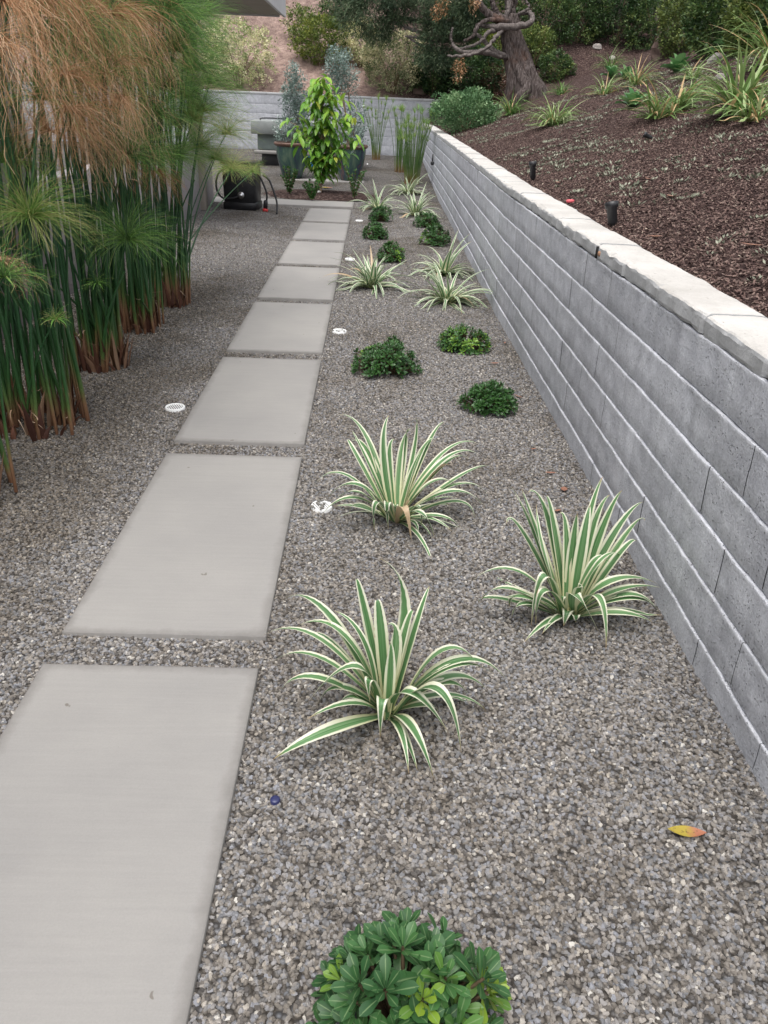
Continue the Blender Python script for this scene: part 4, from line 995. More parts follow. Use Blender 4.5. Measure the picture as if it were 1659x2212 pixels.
for (x, y, h, lb) in [(1297, 60, 120, 'pale bare trunk leftmost among the hedge bushes'), (1393, 62, 120, 'pale bare trunk in the middle of the hedge'), (1408, 64, 110, 'slim trunk close beside the middle pale trunk'), (1328, 60, 110, 'thin pale trunk right of the leftmost bare one'), (1575, 60, 90, 'thin pale trunk behind the big broad-leaved plant')]:
    p = hit(x, y, True)+np.array([0, -.25, 0]); hh = h/F_PX*float((p-CAM)@FW)
    m = MB(); q = p+np.array([rng.uniform(-.15, .15), 0, hh*1.6]); m.tube(stem_pts(p-np.array([0, 0, .2]), q, (rng.normal(0, .04), 0), 9), np.linspace(.05, .03, 9), 8, flute=.2)
    tag(m.build('bare_trunk', M['greywood']), lb, 'tree trunk', 'bare trunks in the hedge')

# ------------------------------------------------------------------ twisted tree
tb = hit(1128, 222, True)
TY = tb[1]
tree = empty('twisted_tree', tuple(tb), 'old twisted tree with fibrous bark and contorted bare limbs on the slope', 'tree')
def T(x, y, dy=0.0): return at_y(x, y, TY+dy)
def px2m(w): return w/F_PX*float((tb-CAM)@FW)
mb = MB()
tr = [T(1150, 236), T(1146, 222), T(1139, 198), T(1128, 160), T(1117, 128), T(1109, 100), T(1103, 70), T(1104, 48), T(1106, 30)]
trr = [px2m(v) for v in (46, 42, 40, 30, 26, 24, 21, 18, 13)]
def smooth_path(P, R, n=40):
    P = np.array(P); t = np.linspace(0, len(P)-1, n); i = np.clip(t.astype(int), 0, len(P)-2); f = (t-i)[:, None]
    P0 = P[np.maximum(i-1, 0)]; P1 = P[i]; P2 = P[i+1]; P3 = P[np.minimum(i+2, len(P)-1)]
    C = .5*((2*P1)+(-P0+P2)*f+(2*P0-5*P1+4*P2-P3)*f**2+(-P0+3*P1-3*P2+P3)*f**3)
    return C, np.interp(t, np.arange(len(R)), R)
C, R_ = smooth_path(tr, trr, 60); mb.tube(C, R_, 40, flute=.34, seed=3)
C, R_ = smooth_path([T(1122, 238, -.15), T(1126, 212, -.34), T(1138, 190, -.36), T(1128, 168, -.28), T(1116, 140, -.18)], [px2m(v) for v in (20, 14, 11, 10, 7)], 40); mb.tube(C, R_, 16, flute=.3, seed=8)
C, R_ = smooth_path([T(1176, 232, 0), T(1164, 200, -.12), T(1146, 165, -.16), T(1128, 125, -.12)], [px2m(v) for v in (24, 18, 13, 8)], 40); mb.tube(C, R_, 16, flute=.3, seed=12)
C, R_ = smooth_path([T(1096, 232, .05), T(1104, 205, -.1), T(1106, 170, -.14), T(1098, 130, -.1)], [px2m(v) for v in (20, 14, 11, 7)], 40); mb.tube(C, R_, 16, flute=.3, seed=15)
adopt(mb.build('trunk', M['bark']), tree)
limbs = [([(1102, 50), (1088, 42, -.2), (1070, 38, -.3), (1048, 22, -.3), (1034, 2, -.3), (1026, -50, -.2), (1020, -90)], [14, 14, 13, 12, 12, 11, 10]),
 ([(1096, 44), (1078, 34, .1), (1068, 18, .1), (1060, -10, .1), (1052, -80, .2)], [12, 12, 11, 10, 8]),
 ([(1108, 36), (1106, 16), (1112, -6), (1108, -40), (1112, -90)], [15, 14, 13, 12, 10]),
 ([(1086, 46, -.1), (1098, 20, -.1), (1096, -10, 0), (1084, -50)], [9, 9, 8, 7]),
 ([(1041, 56, -.2), (1075, 58, -.38), (1114, 57, -.40), (1140, 52, -.35), (1151, 42, -.2), (1146, 30, 0), (1132, 27, .1), (1112, 36, .1)], [6, 10, 11, 10, 9, 9, 8, 7]),
 ([(1100, 48, -.2), (1076, 42, -.32), (1050, 44, -.35), (1031, 57, -.38), (1024, 74, -.4), (1014, 84, -.4), (1002, 88, -.4)], [10, 9, 8, 8, 7, 5, 4]),
 ([(1090, 60, -.2), (1064, 66, -.35), (1052, 72, -.4), (1040, 88, -.42), (1016, 100, -.42), (988, 106, -.4)], [9, 8, 7, 6, 5, 3]),
 ([(1090, 64, -.3), (1072, 78, -.5), (1057, 98, -.55), (1031, 114, -.55), (996, 121, -.5), (966, 120, -.4)], [7, 7, 6, 6, 5, 3]),
 ([(1108, 122, -.05), (1085, 118, -.2), (1064, 107, -.25), (1046, 89, -.25), (1030, 72, -.2)], [9, 9, 9, 7, 4]),
 ([(1108, 126, -.05), (1075, 120, -.25), (1046, 112, -.35), (1006, 113, -.4), (984, 104, -.35), (977, 92, -.3)], [9, 8, 9, 9, 7, 4]),
 ([(980, 100, -.3), (974, 80, -.3), (978, 60, -.3)], [4, 4, 3]),
 ([(1120, 30, -.1), (1137, 22, -.2), (1143, 12, -.2), (1131, -8, -.2), (1134, -40, -.2)], [5, 5, 4, 4, 3]),
 ([(1070, 58, .3), (1000, 52, .6), (950, 52, .8), (905, 46, 1.0), (866, 38, 1.1), (830, 26, 1.2)], [8, 8, 7, 8, 7, 4]),
 ([(1040, 78, .3), (960, 88, .5), (905, 70, .7), (870, 56, .8), (846, 46, .9)], [6, 6, 6, 6, 4]),
 ([(1000, 88, .3), (940, 90, .5), (905, 82, .6), (876, 78, .7)], [4, 5, 5, 3]), ([(945, 108, .4), (910, 98, .6), (878, 78, .7)], [4, 5, 3]),
 ([(1098, 20), (1090, -20, .2), (1040, -60, .4), (960, -60, .8), (880, -40, 1.0)], [12, 11, 10, 8, 6])]
for pts, rr in limbs:
    P = [T(*p) for p in pts]; C, R_ = smooth_path(P, [px2m(v)*.55 for v in rr], 44); C = C+np.array([[.028*nz(i*.45, rr[0], q) for q in (1, 2, 3)] for i in range(len(C))]); R_ = R_*(1+.22*np.array([nz(i*.5, rr[0]+7, 5) for i in range(len(C))])); m = MB(); m.tube(C, R_, 14, flute=.3, seed=rng.uniform(0, 9)); adopt(m.build('limb', M['bark'] if rr[0] > 9 else M['greywood']), tree)
crown = [(800, 30, 1.0, 66, 44), (752, 8, 1.2, 36, 34), (862, 24, .9, 36, 34), (820, 66, .9, 40, 22), (940, 92, .3, 40, 42), (970, 42, .2, 52, 36), (925, 40, .5, 26, 26), (1010, 40, .1, 30, 34), (922, 122, .4, 24, 22), (960, -10, .3, 70, 30), (850, -20, .8, 90, 30), (1020, 5, .1, 30, 30), (998, 100, .1, 22, 16), (1012, 66, .3, 24, 20), (955, 128, .2, 34, 16)]
mb = MB()
for i, (x, y, dy, rx, ry) in enumerate(crown):
    c = T(x, y, dy); foliage(mb, c, (px2m(rx), px2m(rx)*.7, px2m(ry)), int(rx*ry*.24), 12, .075, .013, seed=i*5.1, up=-.1, hang=.5, lumps=.35, shell=.6)
adopt(mb.build('crown', M['juniper']), tree)
mb = MB()
for (x, y) in [(948, 22), (956, 8), (988, 158), (996, 140), (1022, 4)]:
    foliage(mb, T(x, y, -.5), (.09, .08, .16), 16, 8, .07, .016, seed=x, hang=.8)
br = adopt(mb.build('dead_spray', M['pap_dry']), tree); br['label'] = 'dead orange brown twigs'

# ------------------------------------------------------------------ hillside clumps
def grass_clump(px, py, w, h, label, n=70, dead=.08, tone=(.3, .9), width=.014):
    n = int(n*1.4); w *= 1.1; h *= 1.15; width *= 1.1
    p = hit(px, py, True); dist = float((p-CAM)@FW); H = h/F_PX*dist; Wd = w/F_PX*dist/2
    mb = MB(); Lm = math.hypot(H, Wd)*1.05
    for k in range(n):
        el = rng.uniform(.35, 1.4); tn = 1.0 if rng.random() < dead else rng.uniform(*tone)
        one_strap(mb, p+np.array([rng.normal(0, .035), rng.normal(0, .03), -.01]), rng.uniform(0, 2*PI), el, Lm*rng.uniform(.55, 1.05), width*rng.uniform(.7, 1.2), rng.uniform(.3, 1.3), tone=tn, n=9)
    return tag(mb.build('grass_clump', M['grass']), label, 'plant', 'strap-leaved clumps on the slope')
grass_clump(1594, 249, 190, 135, 'largest strap-leaved clump near the right edge of the slope', 110, width=.022)
grass_clump(1668, 150, 190, 150, 'tall strap-leaved clump cut by the right edge of the photo', 90, width=.022)
grass_clump(1462, 240, 105, 85, 'strap-leaved clump at the middle of the slope, right one of two touching', 80, width=.018)
grass_clump(1421, 256, 90, 88, 'strap-leaved clump with tan dead blades, left of its twin', 70, .2, width=.018)
grass_clump(1373, 186, 84, 66, 'upright strap-leaved clump behind the pale broad-leaved plant', 70, .15)
grass_clump(1304, 205, 52, 50, 'small thin strap clump with dried blades, right of the trunk', 45, .3)
grass_clump(1196, 272, 104, 62, 'bright green bushy clump on the slope below the twisted trunk', 120, .06, (.4, .9))
grass_clump(1102, 250, 60, 62, 'dark green spiky clump at the foot of the twisted trunk', 80, .04, (.1, .5))
grass_clump(1212, 205, 60, 32, 'low green clump touching the right foot of the trunk', 60, .05, (.1, .5))
grass_clump(1318, 150, 62, 48, 'bluish green clump high on the slope beside the pale rock', 60, .02, (.1, .5))
grass_clump(1630, 262, 110, 80, 'bent strap clump overlapping the largest one from the right', 50, .25, width=.018)
grass_clump(1495, 172, 80, 48, 'faint strap clump high on the slope under the hedge', 45, .1)
def broad(px, py, w, h, label, n=16):
    p = hit(px, py, True); dist = float((p-CAM)@FW); H = h/F_PX*dist; mb = MB()
    for k in range(n):
        a = k*2.399; el = .25+1.1*(1-k/n)+rng.uniform(-.1, .1); L = H*rng.uniform(.8, 1.15); d = np.array([math.cos(a)*math.cos(el), math.sin(a)*math.cos(el), math.sin(el)]); t = np.linspace(0, 1, 8)[:, None]
        pr = lambda t: np.sin(np.clip(t*.92+.08, 0, 1)*PI)**.7*.95+.05
        mb.blade(p+d*t*L-np.array([0, 0, .25*L])*t**2.2, L*.42, fold=.22, tone=rng.uniform(.1, .9), prof=pr)
    return tag(mb.build('broad_leaved_plant', M['agave']), label, 'plant', 'broad-leaved rosette plants on the slope')
broad(1585, 118, 95, 66, 'largest broad-leaved rosette plant, in front of the hedge at right', 20)
broad(1364, 232, 80, 50, 'pale broad-leaved plant below the strap clumps mid slope', 16)
broad(1460, 158, 80, 50, 'broad-leaved plant upslope behind the two touching strap clumps', 16)
broad(1320, 170, 60, 34, 'small dark broad-leaved plant near the bluish clump', 14)
broad(1350, 172, 60, 36, 'small broad-leaved plant right next to the other small one', 12)
# low grey ground cover sprinkled over the mulch
mb = MB(); cnt = 0
while cnt < 1500:
    y = rng.uniform(1.6, 15); x = wall_x(y)+.3+abs(rng.uniform(0, 4.6)); z = hz(x, y)
    if nz(x*.9, y*.9, 7) < -.15: continue
    cnt += 1; n = int(rng.integers(8, 22)); s = rng.uniform(.5, 1.3); c = np.array([x, y, z+.004])
    a = rng.uniform(0, 6.28, n); q = np.abs(rng.normal(0, .035, n))*s; st = rng.uniform(1, 2.2)
    P = np.stack([c[0]+np.cos(a)*q*st, c[1]+np.sin(a)*q, np.full(n, c[2])+.3*np.cos(a)*q*st], 1); D = np.stack([np.cos(a), np.sin(a), np.full(n, .5)+rng.uniform(0, .5, n)], 1)
    mb.quads(P, D, np.tile([0, 0, 1.], (n, 1))+runit(n)*.5, .030*s, .012*s, rng.uniform(0, 1, n))
tag(mb.build('ground_cover', M['sedum']), kind='stuff')
# rocks
def rock(p, r, mat, label, flat=.7, pointed=False):
    mb = MB(); V = []; n = 12; m = 8
    for i in range(m+1):
        th = PI*i/m
        for k in range(n):
            a = 2*PI*k/n; u = np.array([math.sin(th)*math.cos(a), math.sin(th)*math.sin(a), math.cos(th)])
            f = r*(1+.35*nz(u[0]*1.3+p[0]*3, u[1]*1.3, u[2]*1.3)); 
            if pointed: f *= (1.0+.7*max(0, u[2])-.25*math.sin(th)*max(0, u[2]))
            V.append(p+u*f*np.array([1, 1, flat]))
    Q = [(i*n+k, (i+1)*n+k, (i+1)*n+(k+1) % n, i*n+(k+1) % n) for i in range(m) for k in range(n)]
    mb.add(V, Q); return tag(mb.build('rock', mat, smooth=False), label, 'rock', 'rocks on the banks')
rock(hit(1290, 103, True), .13, M['rock'], 'pale rounded rock at the hedge foot, leftmost on the slope'); rock(hit(1322, 128, True), .09, M['rock'], 'grey small rock beside the bluish clump')
rock(hit(1432, 122, True)+np.array([0, 0, .02]), .24, M['brownrock'], 'dark brown pointed rock in front of the hedge', 1.1, True)
rock(hit(1552, 132, True), .15, M['rock'], 'pale rock left of the largest broad-leaved plant'); rock(hit(1558, 170, True), .08, M['rock'], 'small pale rock below the pale one by the broad leaves')
rock(hit(907, 200, True), .18, M['brownrock'], 'brown rock lying on the far wall bank under the shrubs')

# ------------------------------------------------------------------ spotlights on the bank, small objects
def spot(px, py, lean, az, label, h=.12, r=.026):
    p = hit(px, py, True); root = empty('spotlight', tuple(p), label, 'garden light', 'black garden spotlights behind the wall cap')
    d = Vector((math.sin(lean)*math.cos(az), math.sin(lean)*math.sin(az), math.cos(lean))); q = d.to_track_quat('Z', 'Y').to_matrix()
    def lat(prof, mat, nm, off=0):
        mb = MB(); mb.lathe(prof, (0, 0, 0), 20); V = np.concatenate(mb.v); V = (np.array(q)@V.T).T+p; mb.v = [V]; return adopt(mb.build(nm, mat), root)
    lat([(.004, -.10), (.006, .0), (.012, .012), (r*.8, .02), (r*.85, h*.75), (r*1.12, h*.8), (r*1.15, h), (r*1.0, h+.001), (r*.95, h-.008)], M['black_plastic'], 'housing')
    lat([(.0005, h-.007), (r*.96, h-.007)], plain('lens_glass', (.25, .28, .30), .15, .6), 'lens')
spot(1151, 392, .15, 2.6, 'black cylindrical spotlight farther along the wall', .14, .027)
spot(1324, 491, .35, 2.0, 'black cylindrical spotlight nearer the camera, tilted toward the wall', .12, .030)
spot(1410, 300, 1.2, 2.8, 'small black spotlight lying low in the mulch upslope', .08, .02)
p = at_x(1229, 440, 1.18)
mb = MB(); mb.box(tuple(hit(1231, 440, True)+np.array([0, 0, .012])), (.05, .03, .02), rz=.5, bev=.006); tag(mb.build('plastic_scrap', M['pinkred']), 'small pink red plastic scrap behind the wall cap', 'litter')
def fallen(px, py, L, az, tone, label, w=.42, skip=False):
    p = hit(px, py, skip)+np.array([0, 0, .012]); t = np.linspace(-.5, .5, 9)[:, None]; d = np.array([math.cos(az), math.sin(az), 0]); mb = MB()
    mb.blade(p+d*t*L+np.array([0, 0, L*.25])*t**2, L*w, fold=.12, tone=tone, prof=lambda t: np.sin(np.clip(t, 0.01, .99)*PI)**.8)
    tag(mb.build('fallen_leaf', M['fallen']), label, 'leaf', 'fallen leaves on the ground')
fallen(1477, 1816, .085, -.1, .2, 'yellow and red fallen leaf lying on the gravel at lower right', .36)
fallen(1217, 1065, .042, 1.3, .8, 'red-brown fallen leaf on gravel above the upright striped plant', .7)
fallen(1203, 1112, .035, .5, .8, 'small orange fallen leaf just behind the upright striped plant', .4)
fallen(1151, 975, .035, .4, .8, 'small brown fallen leaf midway to the wall', .3)
fallen(1188, 1030, .05, .0, .9, 'curled tan fallen leaf lying beside the wall', .3)
fallen(1120, 862, .07, -.9, .9, 'thin brown leaf beside the darkest round shrub', .15)
fallen(1068, 790, .06, .2, .9, 'reddish leaf between the bright green shrub and the wall', .35)
fallen(1230, 800, .06, .2, .9, 'brown leaf touching the wall base farther along', .3) if False else None
fallen(1090, 745, .045, 1.3, .9, 'orange leaf standing near the wall beside the bright shrub', .3)
fallen(705, 408, .22, .2, .1, 'large yellow leaf lying on the round mulch bed', .5)
for (x, y, l) in [(1450, 430, 'pale wood chip in the mulch above the near spotlight'), (1412, 640 - 120, 'tan chip in the mulch right of the near spotlight'), (1400, 392, 'small white chip in the middle of the mulch'), (1205, 400, 'pale chip just above the wall cap'), (1620, 540, 'tan sliver of bark low on the slope at right')]:
    fallen(x, y, .08, rng.uniform(0, 3), .95, l, .3, True)
p = at(594, 1720, 0); p[2] = gz(p[0], p[1]); mb = MB(); mb.lathe([(.0005, .012), (.010, .012), (.0115, .010), (.0115, -.01)], tuple(p), 16); tag(mb.build('pipe_cap', M['blue']), 'small round dark blue cap set in the gravel by the nearest slab', 'cap')

# ------------------------------------------------------------------ drains
def drain(px, py, label, buried=0, r=.05):
    p = at(px, py, 0); p[2] = gz(p[0], p[1])+.012; root = empty('drain_cover', tuple(p), label, 'drain', 'round white drain covers')
    mb = MB(); mb.lathe([(r, -.03), (r, .0), (r-.002, .003), (r-.009, .003), (r-.010, -.004)], tuple(p), 36); adopt(mb.build('rim', M['white_plastic']), root)
    mb = MB(); k = -3
    for i in range(-4, 5):
        x = i*r/4.8; L = math.sqrt(max((r-.008)**2-x*x, 0)); mb.box((p[0]+x*math.cos(.5), p[1]+x*math.sin(.5)*1.0, p[2]+.000), (.0055, 2*L, .004), rz=.5, bev=.001)
    adopt(mb.build('grate', M['white_plastic'], smooth=False), root)
    mb = MB(); mb.lathe([(.0005, -.006), (r-.009, -.006)], tuple(p), 30); adopt(mb.build('opening', M['drain_hole']), root)
    if buried:
        mb = MB()
        for i in range(buried):
            a = rng.uniform(0, 6.28); q = r*math.sqrt(rng.random()); c = p+np.array([math.cos(a)*q, math.sin(a)*q, .006]); s = rng.uniform(.004, .009)
            V = [c+u*s*np.array([1, .8, .6])*rng.uniform(.8, 1.2) for u in np.array([(1, 0, 0), (0, 1, 0), (-1, 0, 0), (0, -1, 0), (0, 0, 1), (0, 0, -1)])]
            mb.add(V, T=[(0, 1, 4), (1, 2, 4), (2, 3, 4), (3, 0, 4), (1, 0, 5), (2, 1, 5), (3, 2, 5), (0, 3, 5)])
        tag(adopt(mb.build('loose_stones', plain('loose_stone', (.2, .19, .17), .8)), root))
drain(378, 877, 'round slotted white drain cover left of the third slab, below the papyrus')
drain(695, 1086, 'white drain cover half hidden by gravel and striped leaves, right of the second slab', 30, .043)
drain(733, 712, 'white drain cover dotted with gravel right of the fourth slab', 7)
drain(756, 557, 'white drain cover tucked behind the mid-path striped plant', 2)
drain(776, 474, 'farthest white drain cover, by the small round shrubs', 0)

# ------------------------------------------------------------------ black box with hose
bl = at(484, 453, 0); br_ = at(566, 458, 0)
W_ = float(np.linalg.norm(br_-bl))*.83
bc = np.array([bl[0]+W_*.5+.01, bl[1]+.20, gz(bl[0], bl[1])]); Hb = .60
box = empty('plastic_box', tuple(bc), 'black plastic box with a round metal knob, standing at the end of the low wall', 'box')
mb = MB(); mb.box((bc[0], bc[1], bc[2]+Hb/2-.03), (W_*.97, .36, Hb-.04), rz=-.10, bev=.02, top_scale=1.04); adopt(mb.build('body', M['black_plastic']), box)
mb = MB(); mb.box((bc[0], bc[1], bc[2]+Hb-.01), (W_*1.10, .42, .045), rz=-.10, bev=.015); adopt(mb.build('lid', M['black_plastic']), box)
mb = MB(); mb.box((bc[0], bc[1], bc[2]+.05), (W_*1.03, .385, .10), rz=-.10, bev=.015); adopt(mb.build('plinth', M['black_plastic']), box)
kp = at_y(516+88-2, 488*.0+ (380+390*.2773)/1.1573, bc[1]-.21); kp = at_y((500+370*.2773)/1.1573, (380+390*.2773)/1.1573, bc[1]-.20)
mb = MB(); 
for rr_, dd in ((.045, 0), (.03, .02)):
    mb.tube([kp, kp+np.array([0, -.02-dd, 0])], rr_, 20)
adopt(mb.build('knob', M['metal']), box)
def Bx(X, Y, y): return at_y((500+X*.2773)/1.1573, (380+Y*.2773)/1.1573, y)
def hose(pts, r=.013):
    C, R_ = smooth_path(pts, [r]*len(pts), 60); m = MB(); m.tube(C, R_, 8); return m
yb = bc[1]
m = hose([kp+np.array([0, -.02, 0]), Bx(300, 415, yb-.23), Bx(210, 415, yb-.22), Bx(160, 360, yb-.15), Bx(145, 280, yb-.1), Bx(165, 195, yb-.05), Bx(240, 130, yb), Bx(340, 118, yb), Bx(440, 125, yb), Bx(520, 190, yb-.05), Bx(580, 310, yb-.1), Bx(602, 385, yb-.12), Bx(600, 440, yb-.12)])
tag(m.build('hose', M['black_rubber']), 'black hose looping over and round the black plastic box', 'hose')
m = hose([Bx(570, 210, yb), Bx(620, 250, yb-.1), Bx(655, 330, yb-.2), Bx(685, 420, yb-.25), Bx(695, 480, yb-.3), np.array([*Bx(692, 528, yb-.4)[:2], .0])])
tag(m.build('hose', M['black_rubber']), 'free black hose end hanging down to the gravel right of the box', 'hose')
vr = empty('hose_valve', tuple(Bx(590, 520, yb-.14)), 'hose coupling with red tip beside the black box', 'valve')
m = MB(); m.tube([Bx(596, 435, yb-.13), Bx(592, 450, yb-.13), Bx(590, 515, yb-.14)], [.02, .03, .028], 12); adopt(m.build('coupling', M['black_plastic']), vr)
m = MB(); m.tube([Bx(590, 515, yb-.14), Bx(588, 540, yb-.15)], [.04, .035], 12); adopt(m.build('red_tip', M['red']), vr)

# ------------------------------------------------------------------ mulch bed, young tree and small plants
def G7(X, Y): return ((560+X*.3255)/1.1573, (160+Y*.3255)/1.1573)
bedc = at(*G7(745, 1000), .01)
mb = MB(); V = [tuple(bedc+np.array([0, 0, .05]))]; n = 48; rings = 5
for j in range(1, rings+1):
    for k in range(n):
        a = 2*PI*k/n; f = j/rings*(1+.06*nz(math.cos(a)*2, math.sin(a)*2, 5)); x = bedc[0]+math.cos(a)*1.03*f-.02; y = bedc[1]+math.sin(a)*.74*f
        V.append((x, y, .055-.06*(j/rings)**2+.008*nz(x*9, y*9)))
Tt = [(0, 1+k, 1+(k+1) % n) for k in range(n)]; Q = [(1+j*n+k, 1+(j+1)*n+k, 1+(j+1)*n+(k+1) % n, 1+j*n+(k+1) % n) for j in range(rings-1) for k in range(n)]
mb.add(V, Q, Tt); tag(mb.build('mulch_bed', M['soil']), kind='structure')
tp = at(*G7(738, 995), .03)
yt = empty('young_tree', tuple(tp), 'young tree with long drooping bright green leaves in the round mulch bed', 'tree')
def G7y(X, Y, dy=0): return at_y(*G7(X, Y), tp[1]+dy)
mb = MB(); C, R_ = smooth_path([tp, G7y(742, 850), G7y(748, 700), G7y(750, 500), G7y(752, 330), G7y(735, 180)], [.028, .024, .02, .016, .012, .006], 30); mb.tube(C, R_, 10, flute=.1)
brs = []
def branch(a, b_, bow=(0, 0)):
    P = stem_pts(a, b_, bow, 8)[::1]; mb.tube(P, np.linspace(.009, .003, 8), 5, cap=False); brs.append(P)
tops = [(620, 260), (560, 410), (500, 440), (930, 260), (980, 380), (1000, 580), (900, 440), (640, 500), (700, 150), (780, 130), (870, 200), (690, 650), (880, 680), (800, 760), (610, 650), (960, 650), (740, 120), (820, 300), (660, 330), (720, 750), (900, 560), (760, 420), (780, 560), (700, 560), (800, 650), (960, 500), (560, 520), (850, 380), (720, 260), (940, 720), (650, 720)]
for (X, Y) in tops:
    k = np.clip(int((995-(Y+60+abs(X-745)*.5))/815*29), 4, 28); branch(C[k], G7y(X, Y, rng.uniform(-.35, .3)))
adopt(mb.build('trunk', M['brownwood']), yt)
mb = MB()
def big_leaf(mb, p, d, L, tone):
    m = 8; t = np.linspace(0, 1, m); P = [np.array(p)]; v = d/np.linalg.norm(d)
    for i in range(1, m): v = v+np.array([0, 0, -.20]); v /= np.linalg.norm(v); P.append(P[-1]+v*L/(m-1))
    mb.blade(np.array(P), L*.36, fold=.16, tone=tone, prof=lambda t: np.sin(np.clip(t*.93+.05, 0, 1)*PI)**.85, twist=rng.uniform(-.5, .5))
for P in brs:
    for k in range(23):
        i = int(rng.integers(1, 8)); p = P[min(i, 7)]+runit(1)[0]*.07; a = rng.uniform(0, 6.28); hi = np.clip((p[2]-.6)/1.4, 0, 1)
        big_leaf(mb, p, np.array([math.cos(a), math.sin(a), rng.uniform(-.5, .5)]), rng.uniform(.12, .22), float(np.clip(rng.normal(.35+.35*hi, .18), 0, .95)))
for k in range(16):
    p = G7y(rng.uniform(700, 880), rng.uniform(700, 800), rng.uniform(-.2, .2)); a = rng.uniform(0, 6.28); big_leaf(mb, p, np.array([math.cos(a), math.sin(a), .2]), .15, rng.uniform(.6, 1.0))
adopt(mb.build('crown', M['young']), yt)
def sprout(X, Y, h, w, label, n=7):
    p = at(*G7(X, Y), .03); root = empty('bushy_sprout', tuple(p), label, 'plant', 'small dark upright plants round the mulch bed'); mb = MB(); st = MB()
    for k in range(n):
        a = k*2.4; top = p+np.array([math.cos(a)*w, math.sin(a)*w*.7, h*rng.uniform(.6, 1)]); P = stem_pts(p, top, (math.cos(a)*.03, 0), 8); st.tube(P, .005, 5)
        for i in range(1, 8):
            m = 10; D = runit(m)+np.array([0, 0, .5]); mb.quads(np.tile(P[i], (m, 1)), D, runit(m), .038, .022, rng.uniform(.1, .7, m))
    adopt(mb.build('foliage', M['pitto_far']), root); adopt(st.build('stems', M['stemwood']), root)
sprout(505, 1000, .42, .12, 'dark upright sprout at the left edge of the mulch bed', 9)
sprout(672, 1040, .26, .12, 'low dark sprout at the front of the mulch bed', 9)
sprout(752, 930, .30, .16, 'dark sprout behind the young tree trunk', 5)
sprout(1000, 1035, .50, .16, 'dark upright sprout at the right edge of the mulch bed by the striped plants', 7)
rp = at(*G7(715, 985), .05); rock(rp, .06, plain('white_stone', (.6, .58, .55), .8), 'small pale stone beside the young tree trunk', .6)

# ------------------------------------------------------------------ pots and their shrubs
def pot(X, Y, hgt, rad, label, plabel, topX, topY, w, seed):
    c = at_y(*G7(X, Y), 15.5); c[2] = SZ
    root = empty('glazed_pot', tuple(c), label, 'pot', 'large green glazed pots')
    mb = MB(); k = hgt/.60; q = rad/.30
    mb.lathe([(.001, .0), (.155*q, .0), (.17*q, .01*k), (.205*q, .12*k), (.245*q, .26*k), (.275*q, .42*k), (.283*q, .50*k), (.280*q, .545*k)], tuple(c), 40); adopt(mb.build('body', M['glaze']), root)
    mb = MB(); mb.lathe([(.281*q, .535*k), (.30*q, .545*k), (.315*q, .565*k), (.317*q, .585*k), (.305*q, .60*k), (.27*q, .595*k), (.265*q, .53*k)], tuple(c), 40); adopt(mb.build('rim', plain('brown_rim', (.13, .075, .055), .5, .4, .25, 12)), root)
    mb = MB(); mb.lathe([(.001, .55*k), (.27*q, .545*k)], tuple(c), 30); adopt(mb.build('soil', M['soil']), root)
    top = at_y(*G7(topX, topY), 15.5); b = c+np.array([0, 0, .55*k])
    rt = empty('silver_shrub', tuple(b), plabel, 'shrub', 'silver-grey shrubs in the glazed pots'); mb = MB(); st = MB()
    for i in range(40):
        f = rng.uniform(.0, 1); a = rng.uniform(0, 6.28); ax_ = b+(top-b)*f; ww = w*(1.0-.45*f)*(1+.2*nz(f*4, a, seed))
        c2 = ax_+np.array([math.cos(a)*ww*.7, math.sin(a)*ww*.6, 0]); foliage(mb, c2, (ww*.55, ww*.5, .17), 22, 7, .045, .018, seed=seed+i, up=.6)
        if i < 9: st.tube(stem_pts(b+np.array([math.cos(a)*.05, math.sin(a)*.05, 0]), c2, (0, 0), 8), np.linspace(.012, .004, 8), 5, cap=False)
    adopt(mb.build('foliage', M['teucrium']), rt); adopt(st.build('stems', M['brownwood']), rt)
pot(525, 860, .60, .31, 'glazed pot with dark blue and brown drips, the left one of the pair', 'silver-grey shrub growing in the left glazed pot', 545, 60, .30, 3)
pot(965, 872, .60, .31, 'plain green glazed pot, the right one of the pair', 'taller silver-grey shrub growing in the right glazed pot', 880, -70, .36, 7)

# ------------------------------------------------------------------ concrete console behind the pots
y0 = 17.0
cl = at_y(*G7(205, 440), y0); cr_ = at_y(*G7(1070, 455), y0); ctop = cl[2]+.02; wid = cr_[0]-cl[0]; cxm = (cl[0]+cr_[0])/2
gb = gz(cxm, y0)
con = empty('concrete_console', (cxm, y0+.3, gb), 'large grey concrete garden console with thick top slab behind the glazed pots', 'outdoor counter')
mb = MB(); mb.box((cxm, y0+.45, ctop-.12), (wid, .95, .24), bev=.012); adopt(mb.build('top_slab', mk_concrete('console_concrete', (.27, .29, .28))), con)
mb = MB(); mb.box((cxm, y0+.5, (ctop-.24+.42)/2+.0), (wid-.2, .7, ctop-.24-.42-.004), bev=.008); adopt(mb.build('panel', M['glass_panel']), con)
mb = MB(); mb.box((cxm, y0+.4, .385), (wid-.1, .9, .06), bev=.008); adopt(mb.build('shelf', M['slab']), con)
mb = MB(); mb.box((cxm, y0+.5, .20), (wid-.35, .7, .30), bev=.01); adopt(mb.build('base', M['dark_steel']), con)
m = hose([np.array([cl[0]+.15, y0+.3, ctop+.0]), np.array([cl[0]+.2, y0+.75, ctop+.03]), np.array([cxm, y0+.85, ctop+.03]), np.array([cr_[0]-.2, y0+.8, ctop+.03]), np.array([cr_[0]-.05, y0+.5, ctop+.0])], .012)
tag(m.build('cable', M['black_rubber']), 'black cable lying along the back of the concrete console top', 'cable')
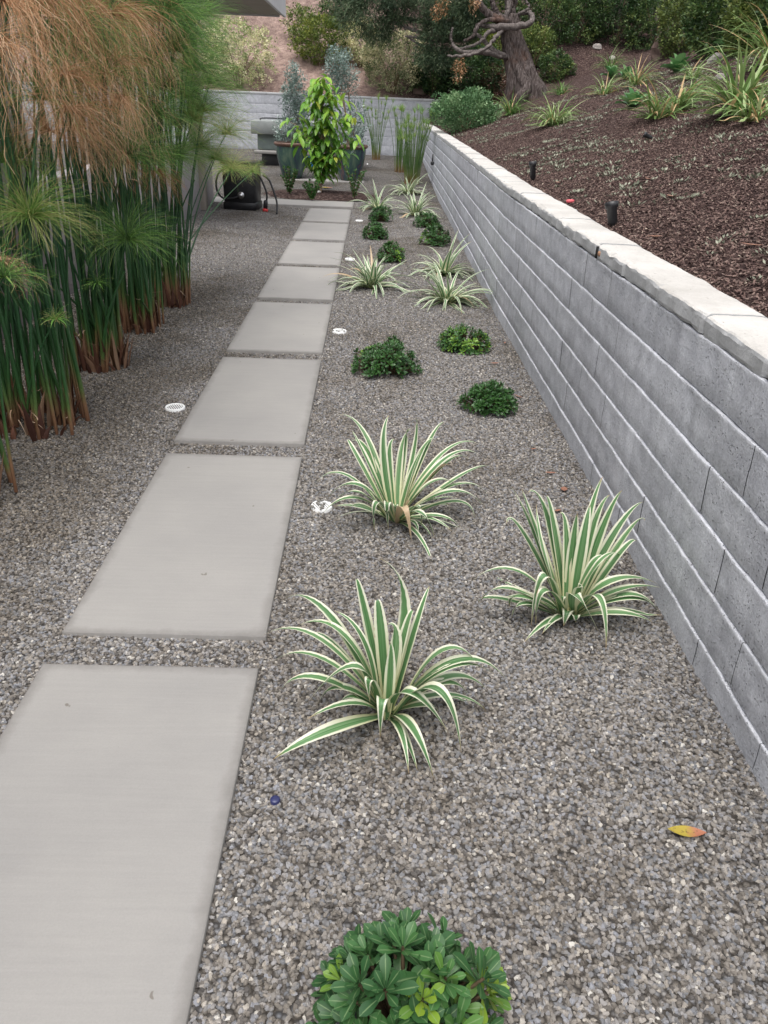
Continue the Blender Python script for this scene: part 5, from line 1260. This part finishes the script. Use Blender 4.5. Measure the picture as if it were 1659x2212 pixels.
p = at_y(*G7(665, 750), 15.6); mb = MB(); mb.box(tuple(p), (.14, .1, .20), rz=.4, bev=.03, top_scale=.8); tag(mb.build('blue_jug', M['foil']), 'blue object seen between the pots behind the young tree', 'container')
p = at(*G7(1085, 803), SZ); r_ = empty('tap_fitting', tuple(p), 'small shiny metal fitting at the right end of the pot slab', 'fitting')
mb = MB(); mb.tube([p, p+np.array([.0, 0, .06]), p+np.array([.06, -.05, .09])], .02, 10); adopt(mb.build('nozzle', M['metal']), r_)
p = at_y(1055*.0+(480+1555*.3858)/1.1573, (1055*.3858)/1.1573, 10.8); 
mb = MB(); wy = 11.0; wp = at_x((480+1557*.3858)/1.1573, (1058*.3858)/1.1573, wall_x(11.5)-.04)
mb.box(tuple(wp), (.06, .07, .06), bev=.015); mb.tube([wp, wp+np.array([0, 0, .14])], .01, 8); tag(mb.build('wall_tap', M['black_plastic']), 'small black tap on the right wall behind the rushes', 'tap')

# ------------------------------------------------------------------ light and camera
w = bpy.data.worlds.new('World'); sc.world = w; w.use_nodes = True; nt = w.node_tree; bg = nt.nodes['Background']
sky = nt.nodes.new('ShaderNodeTexSky'); sky.sky_type = 'NISHITA'; sky.sun_disc = False
SE, SR = math.radians(70), math.radians(200)
sky.sun_elevation = SE; sky.sun_rotation = SR; sky.air_density = 1.0; sky.dust_density = 4.0; sky.ozone_density = 1.0
hs = nt.nodes.new('ShaderNodeHueSaturation'); hs.inputs['Saturation'].default_value = .25
nt.links.new(sky.outputs[0], hs.inputs['Color']); nt.links.new(hs.outputs[0], bg.inputs[0]); bg.inputs[1].default_value = .14
sl = bpy.data.lights.new('sun', 'SUN'); sl.energy = .95; sl.angle = math.radians(45); sl.color = (1, .97, .93)
so = bpy.data.objects.new('sun', sl); col.objects.link(so)
sd = Vector((math.sin(SR)*math.cos(SE), math.cos(SR)*math.cos(SE), math.sin(SE)))
so.rotation_euler = sd.to_track_quat('Z', 'Y').to_euler()
cam = bpy.data.cameras.new('camera'); co = bpy.data.objects.new('camera', cam); col.objects.link(co)
cam.sensor_fit = 'VERTICAL'; cam.sensor_height = 24; cam.sensor_width = 18; cam.lens = 24*F_PX/PH; cam.clip_end = 1000; cam.clip_start = .02
Mx = Matrix(((RT[0], UP[0], -FW[0], CAM[0]), (RT[1], UP[1], -FW[1], CAM[1]), (RT[2], UP[2], -FW[2], CAM[2]), (0, 0, 0, 1)))
co.matrix_world = Mx; sc.camera = co
sc.cycles.max_bounces = 5; sc.cycles.diffuse_bounces = 3; sc.cycles.glossy_bounces = 2; sc.cycles.transmission_bounces = 3
vs = sc.view_settings; vs.view_transform = 'Standard'; vs.look = 'None'; vs.exposure = .92; vs.gamma = 1; vs.use_curve_mapping = False
